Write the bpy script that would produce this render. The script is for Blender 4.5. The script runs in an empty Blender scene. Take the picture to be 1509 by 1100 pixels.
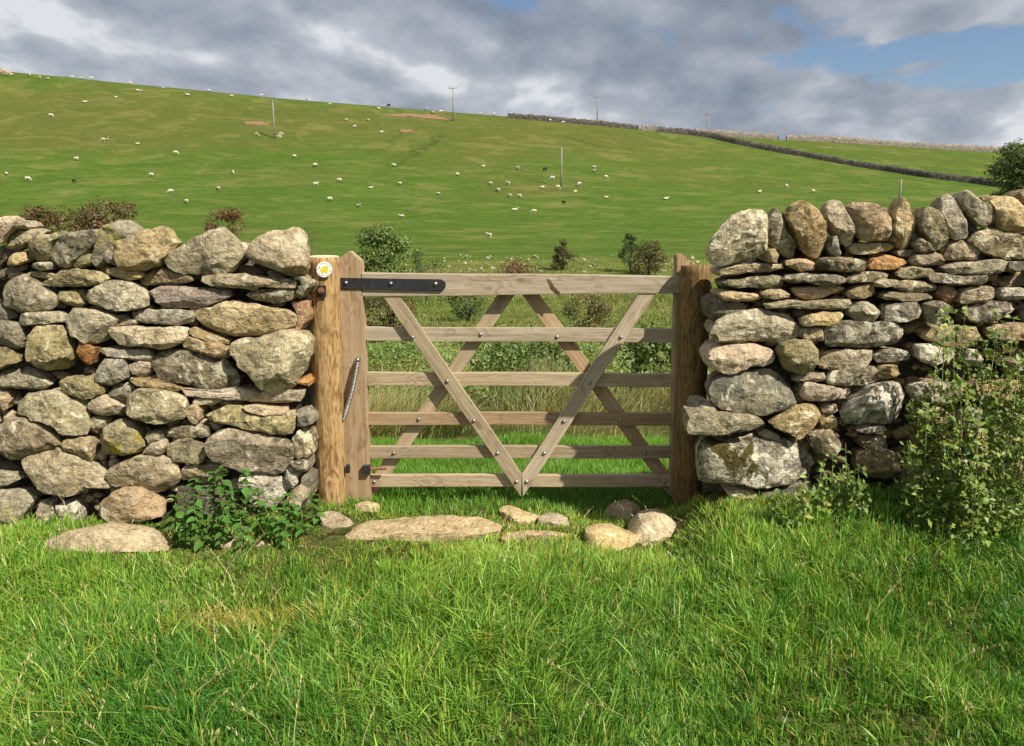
import bpy, bmesh, math, random
import numpy as np
from mathutils import Vector, Matrix, noise as mnoise
random.seed(7); np.random.seed(7)
R = math.radians
sc = bpy.context.scene
COL = sc.collection

# ------------------------------------------------------------------ camera
PITCH = R(11.0); CAMZ = 1.45; F = 26.0/36.0*1509
cam_d = bpy.data.cameras.new('camera'); cam = bpy.data.objects.new('camera', cam_d); COL.objects.link(cam)
cam_d.lens = 26.0; cam_d.sensor_width = 36.0; cam_d.clip_start = 0.05; cam_d.clip_end = 5000
cam.location = (0, 0, CAMZ); cam.rotation_euler = (math.pi/2-PITCH, 0, 0)
sc.camera = cam

# ------------------------------------------------------------------ sun, sky, exposure
SUN_AZ, SUN_EL = R(51), R(46)      # azimuth measured to the right of "behind the camera"
to_sun = Vector((math.sin(SUN_AZ)*math.cos(SUN_EL), -math.cos(SUN_AZ)*math.cos(SUN_EL), math.sin(SUN_EL)))
sun_d = bpy.data.lights.new('sun', 'SUN'); sun = bpy.data.objects.new('sun', sun_d); COL.objects.link(sun)
sun_d.energy = 5.0; sun_d.angle = R(0.53); sun_d.color = (1.0, 0.93, 0.82)
sun.rotation_euler = to_sun.to_track_quat('Z', 'Y').to_euler()
sun.location = (6, -8, 12)
sc.view_settings.view_transform = 'Standard'; sc.view_settings.look = 'None'
sc.view_settings.gamma = 1; sc.view_settings.exposure = 0.62; sc.view_settings.use_curve_mapping = False

class NT:
    """small helper round a node tree"""
    def __init__(s, t): s.t = t; s.n = t.nodes; s.l = t.links
    def node(s, typ, **kw):
        n = s.n.new(typ)
        for k, v in kw.items():
            if k.startswith('_'): setattr(n, k[1:], v)
            else:
                i = n.inputs[k.replace('__', ' ')]
                s.put(i, v)
        return n
    def put(s, i, v):
        if isinstance(v, bpy.types.NodeSocket): s.l.new(v, i)
        elif isinstance(v, bpy.types.Node): s.l.new(v.outputs[0], i)
        else:
            if hasattr(i.default_value, '__len__') and not hasattr(v, '__len__'): v = (v,)*len(i.default_value)
            if hasattr(v, '__len__') and len(v) == 3 and len(i.default_value) == 4: v = (*v, 1)
            i.default_value = v
    def math(s, op, a, b=0.0, c=0.0, clamp=False):
        n = s.n.new('ShaderNodeMath'); n.operation = op; n.use_clamp = clamp
        s.put(n.inputs[0], a); s.put(n.inputs[1], b); s.put(n.inputs[2], c); return n.outputs[0]
    def vmath(s, op, a, b=(0, 0, 0)):
        n = s.n.new('ShaderNodeVectorMath'); n.operation = op
        s.put(n.inputs[0], a); s.put(n.inputs[1], b)
        return n.outputs['Value'] if op in ('LENGTH', 'DISTANCE', 'DOT_PRODUCT') else n.outputs[0]
    def noise(s, vec, scale, detail=4, rough=0.55, dist=0.0):
        n = s.n.new('ShaderNodeTexNoise'); s.put(n.inputs['Vector'], vec)
        s.put(n.inputs['Scale'], scale); s.put(n.inputs['Detail'], detail); s.put(n.inputs['Roughness'], rough); s.put(n.inputs['Distortion'], dist)
        return n.outputs[0]
    def step(s, x, lo, hi, a=0.0, b=1.0):
        n = s.n.new('ShaderNodeMapRange'); n.interpolation_type = 'SMOOTHSTEP'
        s.put(n.inputs[0], x); s.put(n.inputs[1], lo); s.put(n.inputs[2], hi); s.put(n.inputs[3], a); s.put(n.inputs[4], b)
        return n.outputs[0]
    def mix(s, f, a, b, mode='MIX'):
        n = s.n.new('ShaderNodeMix'); n.data_type = 'RGBA'; n.blend_type = mode
        s.put(n.inputs[0], f); s.put(n.inputs[6], a); s.put(n.inputs[7], b); return n.outputs[2]

world = bpy.data.worlds.new('World'); sc.world = world; world.use_nodes = True
w = NT(world.node_tree); w.n.clear()
sky = w.node('ShaderNodeTexSky', _sky_type='NISHITA', _sun_disc=False, _sun_elevation=SUN_EL, _sun_rotation=math.pi-SUN_AZ)
tc = w.node('ShaderNodeTexCoord'); dirv = tc.outputs['Generated']
sep = w.node('ShaderNodeSeparateXYZ', Vector=dirv)
zz = w.math('ADD', w.math('MAXIMUM', sep.outputs[2], 0.0), 0.33)
cu = w.math('DIVIDE', sep.outputs[0], zz); cv = w.math('DIVIDE', sep.outputs[1], zz)
uv = w.node('ShaderNodeCombineXYZ', X=w.math('MULTIPLY', cu, 1.5), Y=w.math('MULTIPLY', cv, 1.25), Z=w.math('MULTIPLY', sep.outputs[2], 1.2)).outputs[0]
uv = w.vmath('ADD', uv, (3.7, 1.2, 0.0))
big = w.noise(uv, 0.85, 3, 0.5)
shp = w.noise(uv, 1.8, 9, 0.51, 0.1)
lit = w.noise(w.vmath('ADD', uv, (-0.07, 0.07, -0.06)), 1.8, 9, 0.51, 0.1)      # the same field shifted towards the sun: lit rims
fine = w.noise(uv, 5.5, 6, 0.55, 0.3)
edge = w.math('SUBTRACT', shp, lit)
val = w.math('ADD', w.math('MULTIPLY', shp, 0.9), w.math('MULTIPLY', big, 0.45))
val = w.math('ADD', val, w.math('MULTIPLY', edge, 1.2))
val = w.math('ADD', w.math('ADD', val, w.math('MULTIPLY', fine, 0.14)), 0.045)
ramp = w.node('ShaderNodeValToRGB', Fac=val); cr = ramp.color_ramp
cr.elements[0].position = 0.46; cr.elements[0].color = (2.2, 2.6, 3.25, 1)
cr.elements[1].position = 1.0; cr.elements[1].color = (6.9, 7.1, 7.4, 1)
for p, c in ((0.61, (2.8, 3.2, 3.85)), (0.75, (3.65, 4.0, 4.6)), (0.88, (4.7, 5.05, 5.6))):
    e = cr.elements.new(p); e.color = (*c, 1)
# the gap of blue sky between the cloud banks
def px_dir(px, py):
    u, v = (px-754.5)/F, (550-py)/F
    return Vector((u, math.cos(PITCH)+v*math.sin(PITCH), -math.sin(PITCH)+v*math.cos(PITCH)))
g0 = px_dir(1330, 78).normalized(); g1 = px_dir(1520, 92).normalized()
def gap(d0, sx, sz):
    q = w.vmath('MULTIPLY', w.vmath('SUBTRACT', dirv, tuple(d0)), (sx, 1.0, sz))
    return w.step(w.vmath('LENGTH', q), 0.0, 1.0, 1.0, 0.0)
gsum = w.math('MAXIMUM', gap(g0, 3.8, 30.0), gap(g1, 5.0, 28.0))
hole = w.step(w.math('ADD', w.math('MULTIPLY', gsum, 0.75), w.math('MULTIPLY', w.math('SUBTRACT', fine, shp), 1.6)), 0.30, 0.62)
far_hole = w.step(w.math('ADD', big, w.math('MULTIPLY', shp, -0.5)), 0.44, 0.54)
hole = w.math('MAXIMUM', hole, w.math('MULTIPLY', far_hole, 0.75))
skyc = w.mix(hole, ramp.outputs[0], w.mix(1.0, sky.outputs[0], (0.95, 1.0, 1.06), 'MULTIPLY'))
bg = w.node('ShaderNodeBackground', Color=skyc, Strength=0.069)
w.l.new(bg.outputs[0], w.node('ShaderNodeOutputWorld').inputs[0])

# ------------------------------------------------------------------ pixels <-> places
def ray(px, py): return px_dir(px, py)
def at(px, py, Y):
    r = ray(px, py); t = Y/r.y; return Vector((t*r.x, Y, CAMZ+t*r.z))
def on_batter(px, py, Y0, b):
    r = ray(px, py); t = (Y0+CAMZ*b)/(r.y-b*r.z); return Vector((t*r.x, t*r.y, CAMZ+t*r.z))
def on_level(px, py, z=0.0):
    r = ray(px, py); t = (z-CAMZ)/r.z; return Vector((t*r.x, t*r.y, z))

def S(x): x = np.clip(x, 0, 1); return x*x*(3-2*x)
def fbm(x, y, seed, octv=4):
    rs = np.random.RandomState(seed); v = np.zeros_like(x, dtype=float); a = 1.0; f = 1.0
    for o in range(octv):
        for k in range(3):
            th = rs.uniform(0, math.tau); ph = rs.uniform(0, math.tau)
            v = v + a*np.sin((x*math.cos(th)+y*math.sin(th))*f*rs.uniform(0.8, 1.25)+ph)/3
        a *= 0.5; f *= 2.1
    return v
# ---- height of the land
_ty = np.arange(-40, 75, 0.1)
_tz = np.interp(_ty, [-40, 3.95, 4.5, 5.2, 6, 7, 8, 12, 25, 42, 56, 66, 71, 75], [0, 0, -.16, -.32, -.45, -.6, -.82, -1.05, -1.45, -2.1, -2.0, -1.35, -.95, -.9])
_k = np.ones(7)/7; _tz = np.convolve(np.pad(_tz, 3, mode='edge'), _k, 'valid')
SKYL = [(-500, 58), (-200, 78), (0, 103), (100, 112), (200, 123), (300, 133), (400, 143), (500, 151), (600, 160), (700, 167), (760, 171), (880, 181), (1000, 194), (1100, 201), (1200, 207), (1350, 216), (1480, 224), (1700, 238), (2100, 262)]
YB = 71.0
def crest_y(x): return 200 + 0.12*np.clip(x, 0, 400)
_cx, _cz = [], []
for _p, _r in SKYL:
    q = at(_p, _r, 200.0)
    for _ in range(6): q = at(_p, _r, float(crest_y(q.x)))
    _cx.append(q.x); _cz.append(q.z)
def zt(x, y):
    x = np.asarray(x, float); y = np.asarray(y, float)
    z = np.interp(y, _ty, _tz)
    near = 1-S((y-6)/6)
    z = z + near*(0.022*np.sin(x*2.3+1)*np.sin(y*2.9)+0.016*np.sin(x*5.1+y*3.7)+(1-S((y-2.9)/.5))*.03*fbm(x*4.4, y*5.2, 77, 3))
    z = z + 0.24*S((x-.66)/.36)*S((y-2.25)/.95)*(1-.7*S((y-3.35)/.3))*(1-S((y-3.9)/1.2))
    rough = S((y-9)/8)*(1-S((y-66)/6))
    z = z + rough*0.22*fbm(x*.28, y*.28, 5)
    zc = np.interp(x, _cx, _cz); yc = crest_y(x)
    t = np.clip((y-YB)/(yc-YB), 0, 3)
    up = -.9+(zc+.9)*np.where(t < 1, t**1.9, 1+1.9*(t-1))
    pl = zc+0.4-0.05*(y-yc)
    k = 0.8
    hill = -k*np.log(np.exp(-np.clip(up, -50, 400)/k)+np.exp(-np.clip(pl, -50, 400)/k))
    hill = hill+S((y-80)/40)*(0.35*fbm(x*.05, y*.06, 9, 3))*(1-0.6*S((y-yc+25)/25))
    return np.where(y > YB, np.maximum(hill, -30), z)
def ztf(x, y): return float(zt(np.array([x]), np.array([y]))[0])
def hit(px, py, y0=30.0, y1=330.0):
    """where the line of sight through a pixel meets the land"""
    r = ray(px, py); ys = np.arange(y0, y1, 0.4); xs = ys*r.x/r.y; zs = CAMZ+ys*r.z/r.y
    d = zs-zt(xs, ys); i = np.argmax(d < 0)
    if not (d < 0).any(): i = int(np.argmin(d[(ys > 150)]))+int((ys <= 150).sum())
    return Vector((xs[i], ys[i], float(zt(xs[i:i+1], ys[i:i+1])[0])))

# ------------------------------------------------------------------ object helpers
def mesh_np(name, V, faces_flat, sizes, mat=None, col=None, smooth=False):
    me = bpy.data.meshes.new(name)
    V = np.asarray(V, np.float32); sizes = np.asarray(sizes, np.int32); L = np.asarray(faces_flat, np.int32)
    me.vertices.add(len(V)); me.vertices.foreach_set('co', V.ravel())
    me.loops.add(len(L)); me.loops.foreach_set('vertex_index', L)
    me.polygons.add(len(sizes)); st = np.zeros(len(sizes), np.int32); st[1:] = np.cumsum(sizes)[:-1]
    me.polygons.foreach_set('loop_start', st)
    if smooth: me.polygons.foreach_set('use_smooth', np.ones(len(sizes), bool))
    me.update(calc_edges=True)
    if col is not None:
        a = me.attributes.new('col', 'FLOAT_COLOR', 'POINT')
        c = np.ones((len(V), 4), np.float32); c[:, :3] = col; a.data.foreach_set('color', c.ravel())
    if mat is not None: me.materials.append(mat)
    return me
def link(name, me, loc=(0, 0, 0), parent=None, **props):
    o = bpy.data.objects.new(name, me); COL.objects.link(o); o.location = loc
    if parent is not None:
        o.parent = parent; o.location = Vector(loc)-world_loc(parent)
    for k, v in props.items(): o[k] = v
    return o
def world_loc(o):
    v = Vector(o.location)
    while o.parent is not None: o = o.parent; v += Vector(o.location)
    return v
def thing(name, loc, label, category, group=None):
    o = link(name, None, loc, label=label, category=category); o.empty_display_size = .1
    if group: o['group'] = group
    return o
def bm_mesh(name, bm, mat, smooth=False):
    me = bpy.data.meshes.new(name); bm.normal_update(); bm.to_mesh(me); bm.free(); me.materials.append(mat)
    if smooth: me.polygons.foreach_set('use_smooth', np.ones(len(me.polygons), bool))
    return me

# ------------------------------------------------------------------ materials
def mat_new(name):
    m = bpy.data.materials.new(name); m.use_nodes = True; t = NT(m.node_tree); t.n.clear()
    out = t.node('ShaderNodeOutputMaterial'); return m, t, out
def principled(t, out, col, rough=0.8, bump=None, strength=0.4, dist=0.01, spec=0.3, metal=0.0):
    p = t.node('ShaderNodeBsdfPrincipled'); t.put(p.inputs['Base Color'], col); t.put(p.inputs['Roughness'], rough)
    p.inputs['Specular IOR Level'].default_value = spec; p.inputs['Metallic'].default_value = metal
    if bump is not None:
        b = t.node('ShaderNodeBump', Strength=strength, Distance=dist, Height=bump); t.l.new(b.outputs[0], p.inputs['Normal'])
    t.l.new(p.outputs[0], out.inputs[0]); return p
def objcoord(t, spread=40.0):
    tc = t.node('ShaderNodeTexCoord'); oi = t.node('ShaderNodeObjectInfo')
    off = t.node('ShaderNodeCombineXYZ', X=t.math('MULTIPLY', oi.outputs['Random'], spread), Y=t.math('MULTIPLY', oi.outputs['Random'], spread*.61), Z=t.math('MULTIPLY', oi.outputs['Random'], -spread*.37))
    return t.vmath('ADD', tc.outputs['Object'], off.outputs[0]), oi.outputs['Random']

def stone_mat(name, c1, c2, white=0.25, yellow=0.1, dark=0.3, moss=0.0, whitec=(.62, .60, .51)):
    m, t, out = mat_new(name); P, rnd = objcoord(t)
    n1 = t.noise(P, 9, 8, 0.62, 0.6); n2 = t.noise(P, 55, 6, 0.7); n3 = t.noise(P, 17, 6, 0.6, 0.8); n4 = t.noise(P, 5.5, 5, 0.6, 0.5); n5 = t.noise(P, 24, 7, 0.65, 0.3)
    c = t.mix(t.step(n1, 0.36, 0.64), c1, c2)
    c = t.mix(1.0, c, t.node('ShaderNodeCombineColor', Red=t.step(n2, .3, .7, .68, 1.22), Green=t.step(n2, .3, .7, .68, 1.2), Blue=t.step(n2, .3, .7, .7, 1.16)).outputs[0], 'MULTIPLY')
    pt = t.noise(P, 13, 5, .62, 1.2); c = t.mix(t.step(pt, .5, .68, 0, .55), c, tuple(x*f for x, f in zip(c1, (.42, .42, .40))))
    c = t.mix(t.math('MULTIPLY', t.step(n5, .60-.17*dark, .68-.12*dark), .75*min(1, dark*2)), c, (.07, .065, .05))
    c = t.mix(t.math('MULTIPLY', t.step(n3, .66-.19*white, .72-.16*white), .85), c, whitec)
    c = t.mix(t.math('MULTIPLY', t.math('MULTIPLY', t.step(n4, .70-.2*yellow, .78-.2*yellow), t.step(n2, .36, .52)), .85), c, (.42, .39, .06))
    if moss: c = t.mix(t.step(t.noise(P, 7, 6, .65, .4), .62-.16*moss, .7-.16*moss), c, (.07, .06, .012))
    c = t.mix(1.0, c, (1.05, 1.0, .85), 'MULTIPLY')
    hsv = t.node('ShaderNodeHueSaturation', Color=c); t.put(hsv.inputs['Value'], t.step(rnd, 0, 1, .82, 1.2)); t.put(hsv.inputs['Saturation'], t.step(t.math('FRACT', t.math('MULTIPLY', rnd, 7.3)), 0, 1, .8, 1.12))
    strata = t.noise(t.vmath('MULTIPLY', P, (7, 7, 34)), 1.0, 4, .6, .7)
    b = t.math('ADD', t.math('ADD', t.math('MULTIPLY', n1, .9), t.math('MULTIPLY', n2, .3)), t.math('ADD', t.math('MULTIPLY', n5, .6), t.math('MULTIPLY', strata, .22)))
    principled(t, out, hsv.outputs[0], 0.92, b, 1.0, 0.042, spec=0.15); return m
SM = {
 'o': stone_mat('stone_olive', (.29, .255, .16), (.44, .40, .28), .38, .22, .45),
 'g': stone_mat('stone_grey', (.29, .26, .195), (.47, .43, .335), .35, .14, .4),
 't': stone_mat('stone_tan', (.41, .33, .205), (.54, .465, .335), .4, .05, .35),
 'b': stone_mat('stone_brown', (.30, .235, .145), (.45, .375, .255), .42, .1, .45),
 'p': stone_mat('stone_pink', (.45, .345, .25), (.52, .435, .335), .35, .02, .2),
 'v': stone_mat('stone_violet', (.27, .225, .21), (.35, .305, .285), .1, 0, .2),
 'd': stone_mat('stone_dark', (.13, .125, .095), (.22, .205, .155), .1, .1, .3),
 'm': stone_mat('stone_mottled', (.20, .17, .12), (.38, .335, .255), .8, .08, .75),
 'w': stone_mat('stone_pale', (.36, .32, .24), (.54, .50, .42), .85, .04, .6),
 'l': stone_mat('stone_lichen', (.30, .27, .19), (.41, .37, .27), .25, .75, .3),
 'r': stone_mat('stone_orange', (.38, .19, .085), (.43, .28, .15), .15, .05, .25),
 'k': stone_mat('stone_slate', (.15, .155, .13), (.37, .34, .25), .35, .1, .4),
 'M': stone_mat('stone_mossy', (.22, .20, .16), (.43, .40, .33), .85, .05, .75, moss=.8),
 'n': stone_mat('stone_threshold', (.45, .355, .225), (.53, .44, .30), .25, 0, .12),
}
def core_mat():
    m, t, out = mat_new('wall_hearting'); tc = t.node('ShaderNodeTexCoord')
    n = t.noise(tc.outputs['Object'], 14, 6, .6); v = t.node('ShaderNodeTexVoronoi', Vector=tc.outputs['Object'], Scale=13.0)
    c = t.mix(t.step(n, .35, .65), (.045, .038, .027), (.10, .09, .065))
    principled(t, out, c, .95, t.math('ADD', v.outputs[0], n), 1.0, .05); return m
CORE = core_mat()

def wood_mat(name, c1, c2, c3, ringy=1.0, log=False):
    """grain runs along the local X axis"""
    m, t, out = mat_new(name); P, rnd = objcoord(t, 25)
    g = t.noise(t.vmath('MULTIPLY', P, (2.2, 42, 42)), 1.0, 6, .6, .8)
    g2 = t.noise(t.vmath('MULTIPLY', P, (5, 150, 150)), 1.0, 3, .6, .2)
    big = t.noise(t.vmath('MULTIPLY', P, (1.6, 7, 7)), 1.0, 3, .5, .6)
    warp = t.noise(t.vmath('MULTIPLY', P, (3.5, 9, 9)), 1.0, 2, .5, 0)
    rings = t.math('SINE', t.math('MULTIPLY', t.math('ADD', t.math('MULTIPLY', warp, 1.0), t.math('MULTIPLY', big, .6)), 60.0 if not log else 44.0))
    rings = t.math('MULTIPLY_ADD', rings, .5, .5)
    c = t.mix(t.step(g, .3, .7), c1, c2)
    c = t.mix(t.math('MULTIPLY', t.math('MULTIPLY', t.math('POWER', rings, 3.0), t.step(t.noise(P, 9 if log else 5, 3, .6), .42, .66)), .75*ringy), c, c3)
    st = t.noise(t.vmath('MULTIPLY', P, (7 if log else 1.5, 44 if log else 70, 44 if log else 70)), 1.0, 5, .7, 1.8); c = t.mix(t.math('MULTIPLY', t.step(st, .47, .62), .85 if log else .45), c, c3)
    c = t.mix(t.math('MULTIPLY', t.step(g2, .58, .75), .35), c, c3)
    knot = t.node('ShaderNodeTexVoronoi', Vector=t.vmath('MULTIPLY', P, (3.0, 7.0, 7.0)), Scale=1.0)
    c = t.mix(t.step(knot.outputs[0], .13, .07, 0, .75), c, c3)
    hsv = t.node('ShaderNodeHueSaturation', Color=c); t.put(hsv.inputs['Value'], t.step(rnd, 0, 1, .9, 1.12))
    principled(t, out, hsv.outputs[0], .78, t.math('ADD', g, t.math('MULTIPLY', rings, .25*ringy)), .35 if not log else .6, .004 if not log else .006, spec=.25); return m
W_GREY = wood_mat('wood_weathered', (.35, .285, .195), (.46, .385, .28), (.185, .135, .08), .8)
W_BROWN = wood_mat('wood_brown', (.30, .20, .11), (.40, .285, .17), (.165, .10, .048), .8)
W_MID = wood_mat('wood_tan', (.315, .24, .145), (.41, .33, .22), (.175, .12, .065), .8)
W_STILE = wood_mat('wood_stile', (.27, .185, .105), (.37, .27, .165), (.15, .092, .045), .8)
W_LOG = wood_mat('wood_peeled_log', (.31, .19, .072), (.46, .315, .15), (.15, .078, .024), 1.25, True)
W_DARK = wood_mat('wood_treated_log', (.155, .094, .034), (.235, .15, .058), (.065, .036, .012), 1.1, True)
W_END = wood_mat('wood_end_grain', (.58, .5, .36), (.62, .55, .42), (.42, .33, .2), .5)
def plain(name, col, rough=.6, metal=0.0, var=.2, spec=.4):
    m, t, out = mat_new(name); P, rnd = objcoord(t)
    n = t.noise(P, 30, 5, .6); c = t.mix(t.step(n, .3, .7), tuple(x*(1-var) for x in col), tuple(x*(1+var) for x in col))
    principled(t, out, c, rough, n, .15, .003, spec, metal); return m
IRON = plain('black_iron', (.022, .022, .024), .5, 0, .35); STEEL = plain('galvanised_steel', (.36, .36, .34), .42, .9, .2)
RUST = plain('rusty_iron', (.22, .10, .055), .75, .2, .35); WHITE = plain('white_plastic', (.82, .82, .80), .4, 0, .03); YELLOW = plain('yellow_plastic', (.80, .56, .015), .45, 0, .06)
INK = plain('grey_print', (.16, .14, .18), .5, 0, .1); POLE = plain('pole_wood', (.26, .235, .2), .85, 0, .2); SOIL = plain('bare_soil', (.19, .115, .06), .95, 0, .25); BARK = plain('bark', (.12, .09, .065), .9, 0, .3)
CERAM = plain('insulator', (.2, .16, .13), .4)

def leaf_mat(name, trans=.35, rough=.5, attr=True, col=(.07, .15, .02), spec=.35):
    m, t, out = mat_new(name)
    if attr: c = t.node('ShaderNodeAttribute', _attribute_name='col').outputs['Color']
    else:
        oi = t.node('ShaderNodeObjectInfo'); hs = t.node('ShaderNodeHueSaturation', Color=col); t.put(hs.inputs['Value'], t.step(oi.outputs['Random'], 0, 1, .75, 1.35)); t.put(hs.inputs['Hue'], t.step(oi.outputs['Random'], 0, 1, .485, .51)); c = hs.outputs[0]
    p = t.node('ShaderNodeBsdfPrincipled'); t.put(p.inputs['Base Color'], c); p.inputs['Roughness'].default_value = rough; p.inputs['Specular IOR Level'].default_value = spec
    tr = t.node('ShaderNodeBsdfTranslucent'); t.put(tr.inputs[0], t.mix(1.0, c, (1.25, 1.2, .6), 'MULTIPLY'))
    mx = t.node('ShaderNodeMixShader'); mx.inputs[0].default_value = trans
    t.l.new(p.outputs[0], mx.inputs[1]); t.l.new(tr.outputs[0], mx.inputs[2]); t.l.new(mx.outputs[0], out.inputs[0]); return m
GRASS = leaf_mat('grass_blade', .27, .42, spec=.4); LEAF = leaf_mat('leaf', .3, .45); NETTLE = leaf_mat('nettle_leaf', .3, .45, False, (.075, .175, .03))

# ------------------------------------------------------------------ ground: one sheet out past the crest
def ground_mat():
    m, t, out = mat_new('pasture'); tc = t.node('ShaderNodeTexCoord'); P = tc.outputs['Object']; sp = t.node('ShaderNodeSeparateXYZ', Vector=P)
    X, Y, Z = sp.outputs
    # across-slope stretched patches of grass kinds
    Q = t.vmath('MULTIPLY', P, (.45, 1.0, 1.0))
    a = t.noise(Q, .035, 6, .6, .4); b = t.noise(Q, .16, 6, .62, .5); c3 = t.noise(Q, .75, 5, .65); d = t.noise(P, 3.2, 4, .6)
    pasture = t.mix(t.step(b, .35, .68), (.06, .115, .015), (.09, .138, .024))
    pasture = t.mix(t.step(c3, .38, .7, 0, .6), pasture, (.05, .09, .012))
    pasture = t.mix(t.math('MULTIPLY', t.step(t.math('ADD', b, t.math('MULTIPLY', c3, .45)), .80, .95), .45), pasture, (.20, .20, .07))     # pale bents
    worn = t.math('ADD', t.step(Z, 6, 20, -.14, .26), t.math('MULTIPLY', t.math('SUBTRACT', a, .5), 1.9))
    worn = t.math('MULTIPLY', worn, t.step(X, 20, 75, 1.0, .3))
    olive = t.mix(t.step(c3, .35, .65), (.085, .082, .02), (.14, .118, .038))
    hillc = t.mix(t.step(worn, -.08, .34, 0, .6), pasture, olive)
    hillc = t.mix(t.step(t.math('MULTIPLY', d, c3), .25, .33, 0, .6), hillc, (.05, .08, .012))
    e4 = t.noise(t.vmath('MULTIPLY', P, (.3, 1, 1)), 1.6, 4, .65, .6); hillc = t.mix(t.step(e4, .50, .66, 0, .55), hillc, (.055, .085, .014)); hillc = t.mix(t.step(e4, .42, .30, 0, .4), hillc, (.16, .17, .045))
    e5 = t.noise(t.vmath('MULTIPLY', P, (.5, 1, 1)), .22, 5, .62, .8); hillc = t.mix(t.step(e5, .51, .64, 0, .45), hillc, (.17, .155, .05)); hillc = t.mix(t.step(e5, .44, .32, 0, .45), hillc, (.055, .095, .014))
    def track(pa, pb, wdt):                                        # a narrow trodden hollow in the turf
        A, B = hit(*pa), hit(*pb); L = math.hypot(B.x-A.x, B.y-A.y); ux, uy = (B.x-A.x)/L, (B.y-A.y)/L
        rx, ry = t.math('SUBTRACT', X, A.x), t.math('SUBTRACT', Y, A.y)
        al = t.math('ADD', t.math('MULTIPLY', rx, ux), t.math('MULTIPLY', ry, uy)); ac = t.math('SUBTRACT', t.math('MULTIPLY', rx, uy), t.math('MULTIPLY', ry, ux))
        ac = t.math('ADD', ac, t.math('MULTIPLY', t.math('SUBTRACT', e5, .5), 9.0))
        return t.math('MULTIPLY', t.math('MULTIPLY', t.step(t.math('ABSOLUTE', ac), wdt*.3, wdt, 1, 0), t.step(e4, .35, .55)), t.math('MULTIPLY', t.step(al, 0, 4), t.step(al, L-4, L, 1, 0)))
    for pa, pb, wd_, k_ in (((566, 252), (655, 196), 1.1, .7), ((600, 190), (540, 235), .9, .45), ((820, 196), (905, 222), 1.2, .5)):
        hillc = t.mix(t.math('MULTIPLY', track(pa, pb, wd_), k_), hillc, (.035, .055, .012))
    rough = t.mix(t.step(b, .36, .62), (.075, .10, .018), (.17, .165, .055))
    rough = t.mix(t.step(c3, .42, .6, 0, .7), rough, (.10, .15, .022))
    yn = t.math('ADD', Y, t.math('MULTIPLY', t.math('SUBTRACT', t.noise(P, .22, 4, .6), .5), 16.0))
    col = t.mix(t.step(yn, 66.5, 69.5), rough, hillc)
    soil = t.mix(t.step(t.noise(P, 9, 5, .6), .35, .65), (.045, .06, .012), (.09, .08, .03))
    col = t.mix(t.step(Y, 9, 14), soil, col)
    wr = t.math('MULTIPLY', t.math('MULTIPLY', t.step(t.math('ABSOLUTE', X), .5, .85, 1, 0), t.step(Y, 2.9, 3.2)), t.step(Y, 4.1, 3.8)); col = t.mix(t.math('MULTIPLY', wr, t.step(t.noise(P, 5, 4, .6), .5, .62, 0, .5)), col, (.09, .085, .03))
    hb = t.math('ADD', t.math('MULTIPLY', c3, 1.0), t.math('MULTIPLY', d, .35))
    principled(t, out, col, .95, hb, 1.0, .5, spec=.05); return m
ys = [-30.0]
while ys[-1] < 1200:
    y = ys[-1]; ys.append(y+(1.5 if y < -3 else .09 if y < 7 else .09+.022*(y-7) if y < 60 else 1.3 if y < 245 else 12+(y-245)*.05))
ys = np.array(ys); u = np.linspace(-1, 1, 301); xs = np.sinh(u*7.2)/np.sinh(7.2)*900; 
XX, YY = np.meshgrid(xs, ys); ZZ = zt(XX, YY); nx, ny = len(xs), len(ys)
idx = np.arange(nx*ny).reshape(ny, nx); quads = np.stack([idx[:-1, :-1], idx[:-1, 1:], idx[1:, 1:], idx[1:, :-1]], -1).reshape(-1, 4)
ground = link('ground', mesh_np('ground', np.stack([XX, YY, ZZ], -1).reshape(-1, 3), quads.ravel(), np.full(len(quads), 4), ground_mat(), smooth=True), kind='structure')

# ------------------------------------------------------------------ stones
def poly_radius(poly, N):
    P = np.asarray(poly, float); A = P; B = np.roll(P, -1, 0)
    cr_ = A[:, 0]*B[:, 1]-B[:, 0]*A[:, 1]; ar = cr_.sum()/2
    c = ((A+B)*cr_[:, None]).sum(0)/(6*ar) if abs(ar) > 1e-9 else P.mean(0)
    th = np.linspace(0, math.tau, N, endpoint=False); r = np.zeros(N)
    for i, a in enumerate(th):
        d = np.array([math.cos(a), math.sin(a)]); best = 0
        for p, q in zip(A-c, B-c):
            e = q-p; den = d[0]*e[1]-d[1]*e[0]
            if abs(den) < 1e-12: continue
            s = (p[0]*e[1]-p[1]*e[0])/den; k = (p[0]*d[1]-p[1]*d[0])/den
            if s > 0 and -1e-6 <= k <= 1+1e-6: best = max(best, s)
        r[i] = best
    if (r <= 0).any(): r[r <= 0] = r[r > 0].mean()
    return c, th, r
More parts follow.
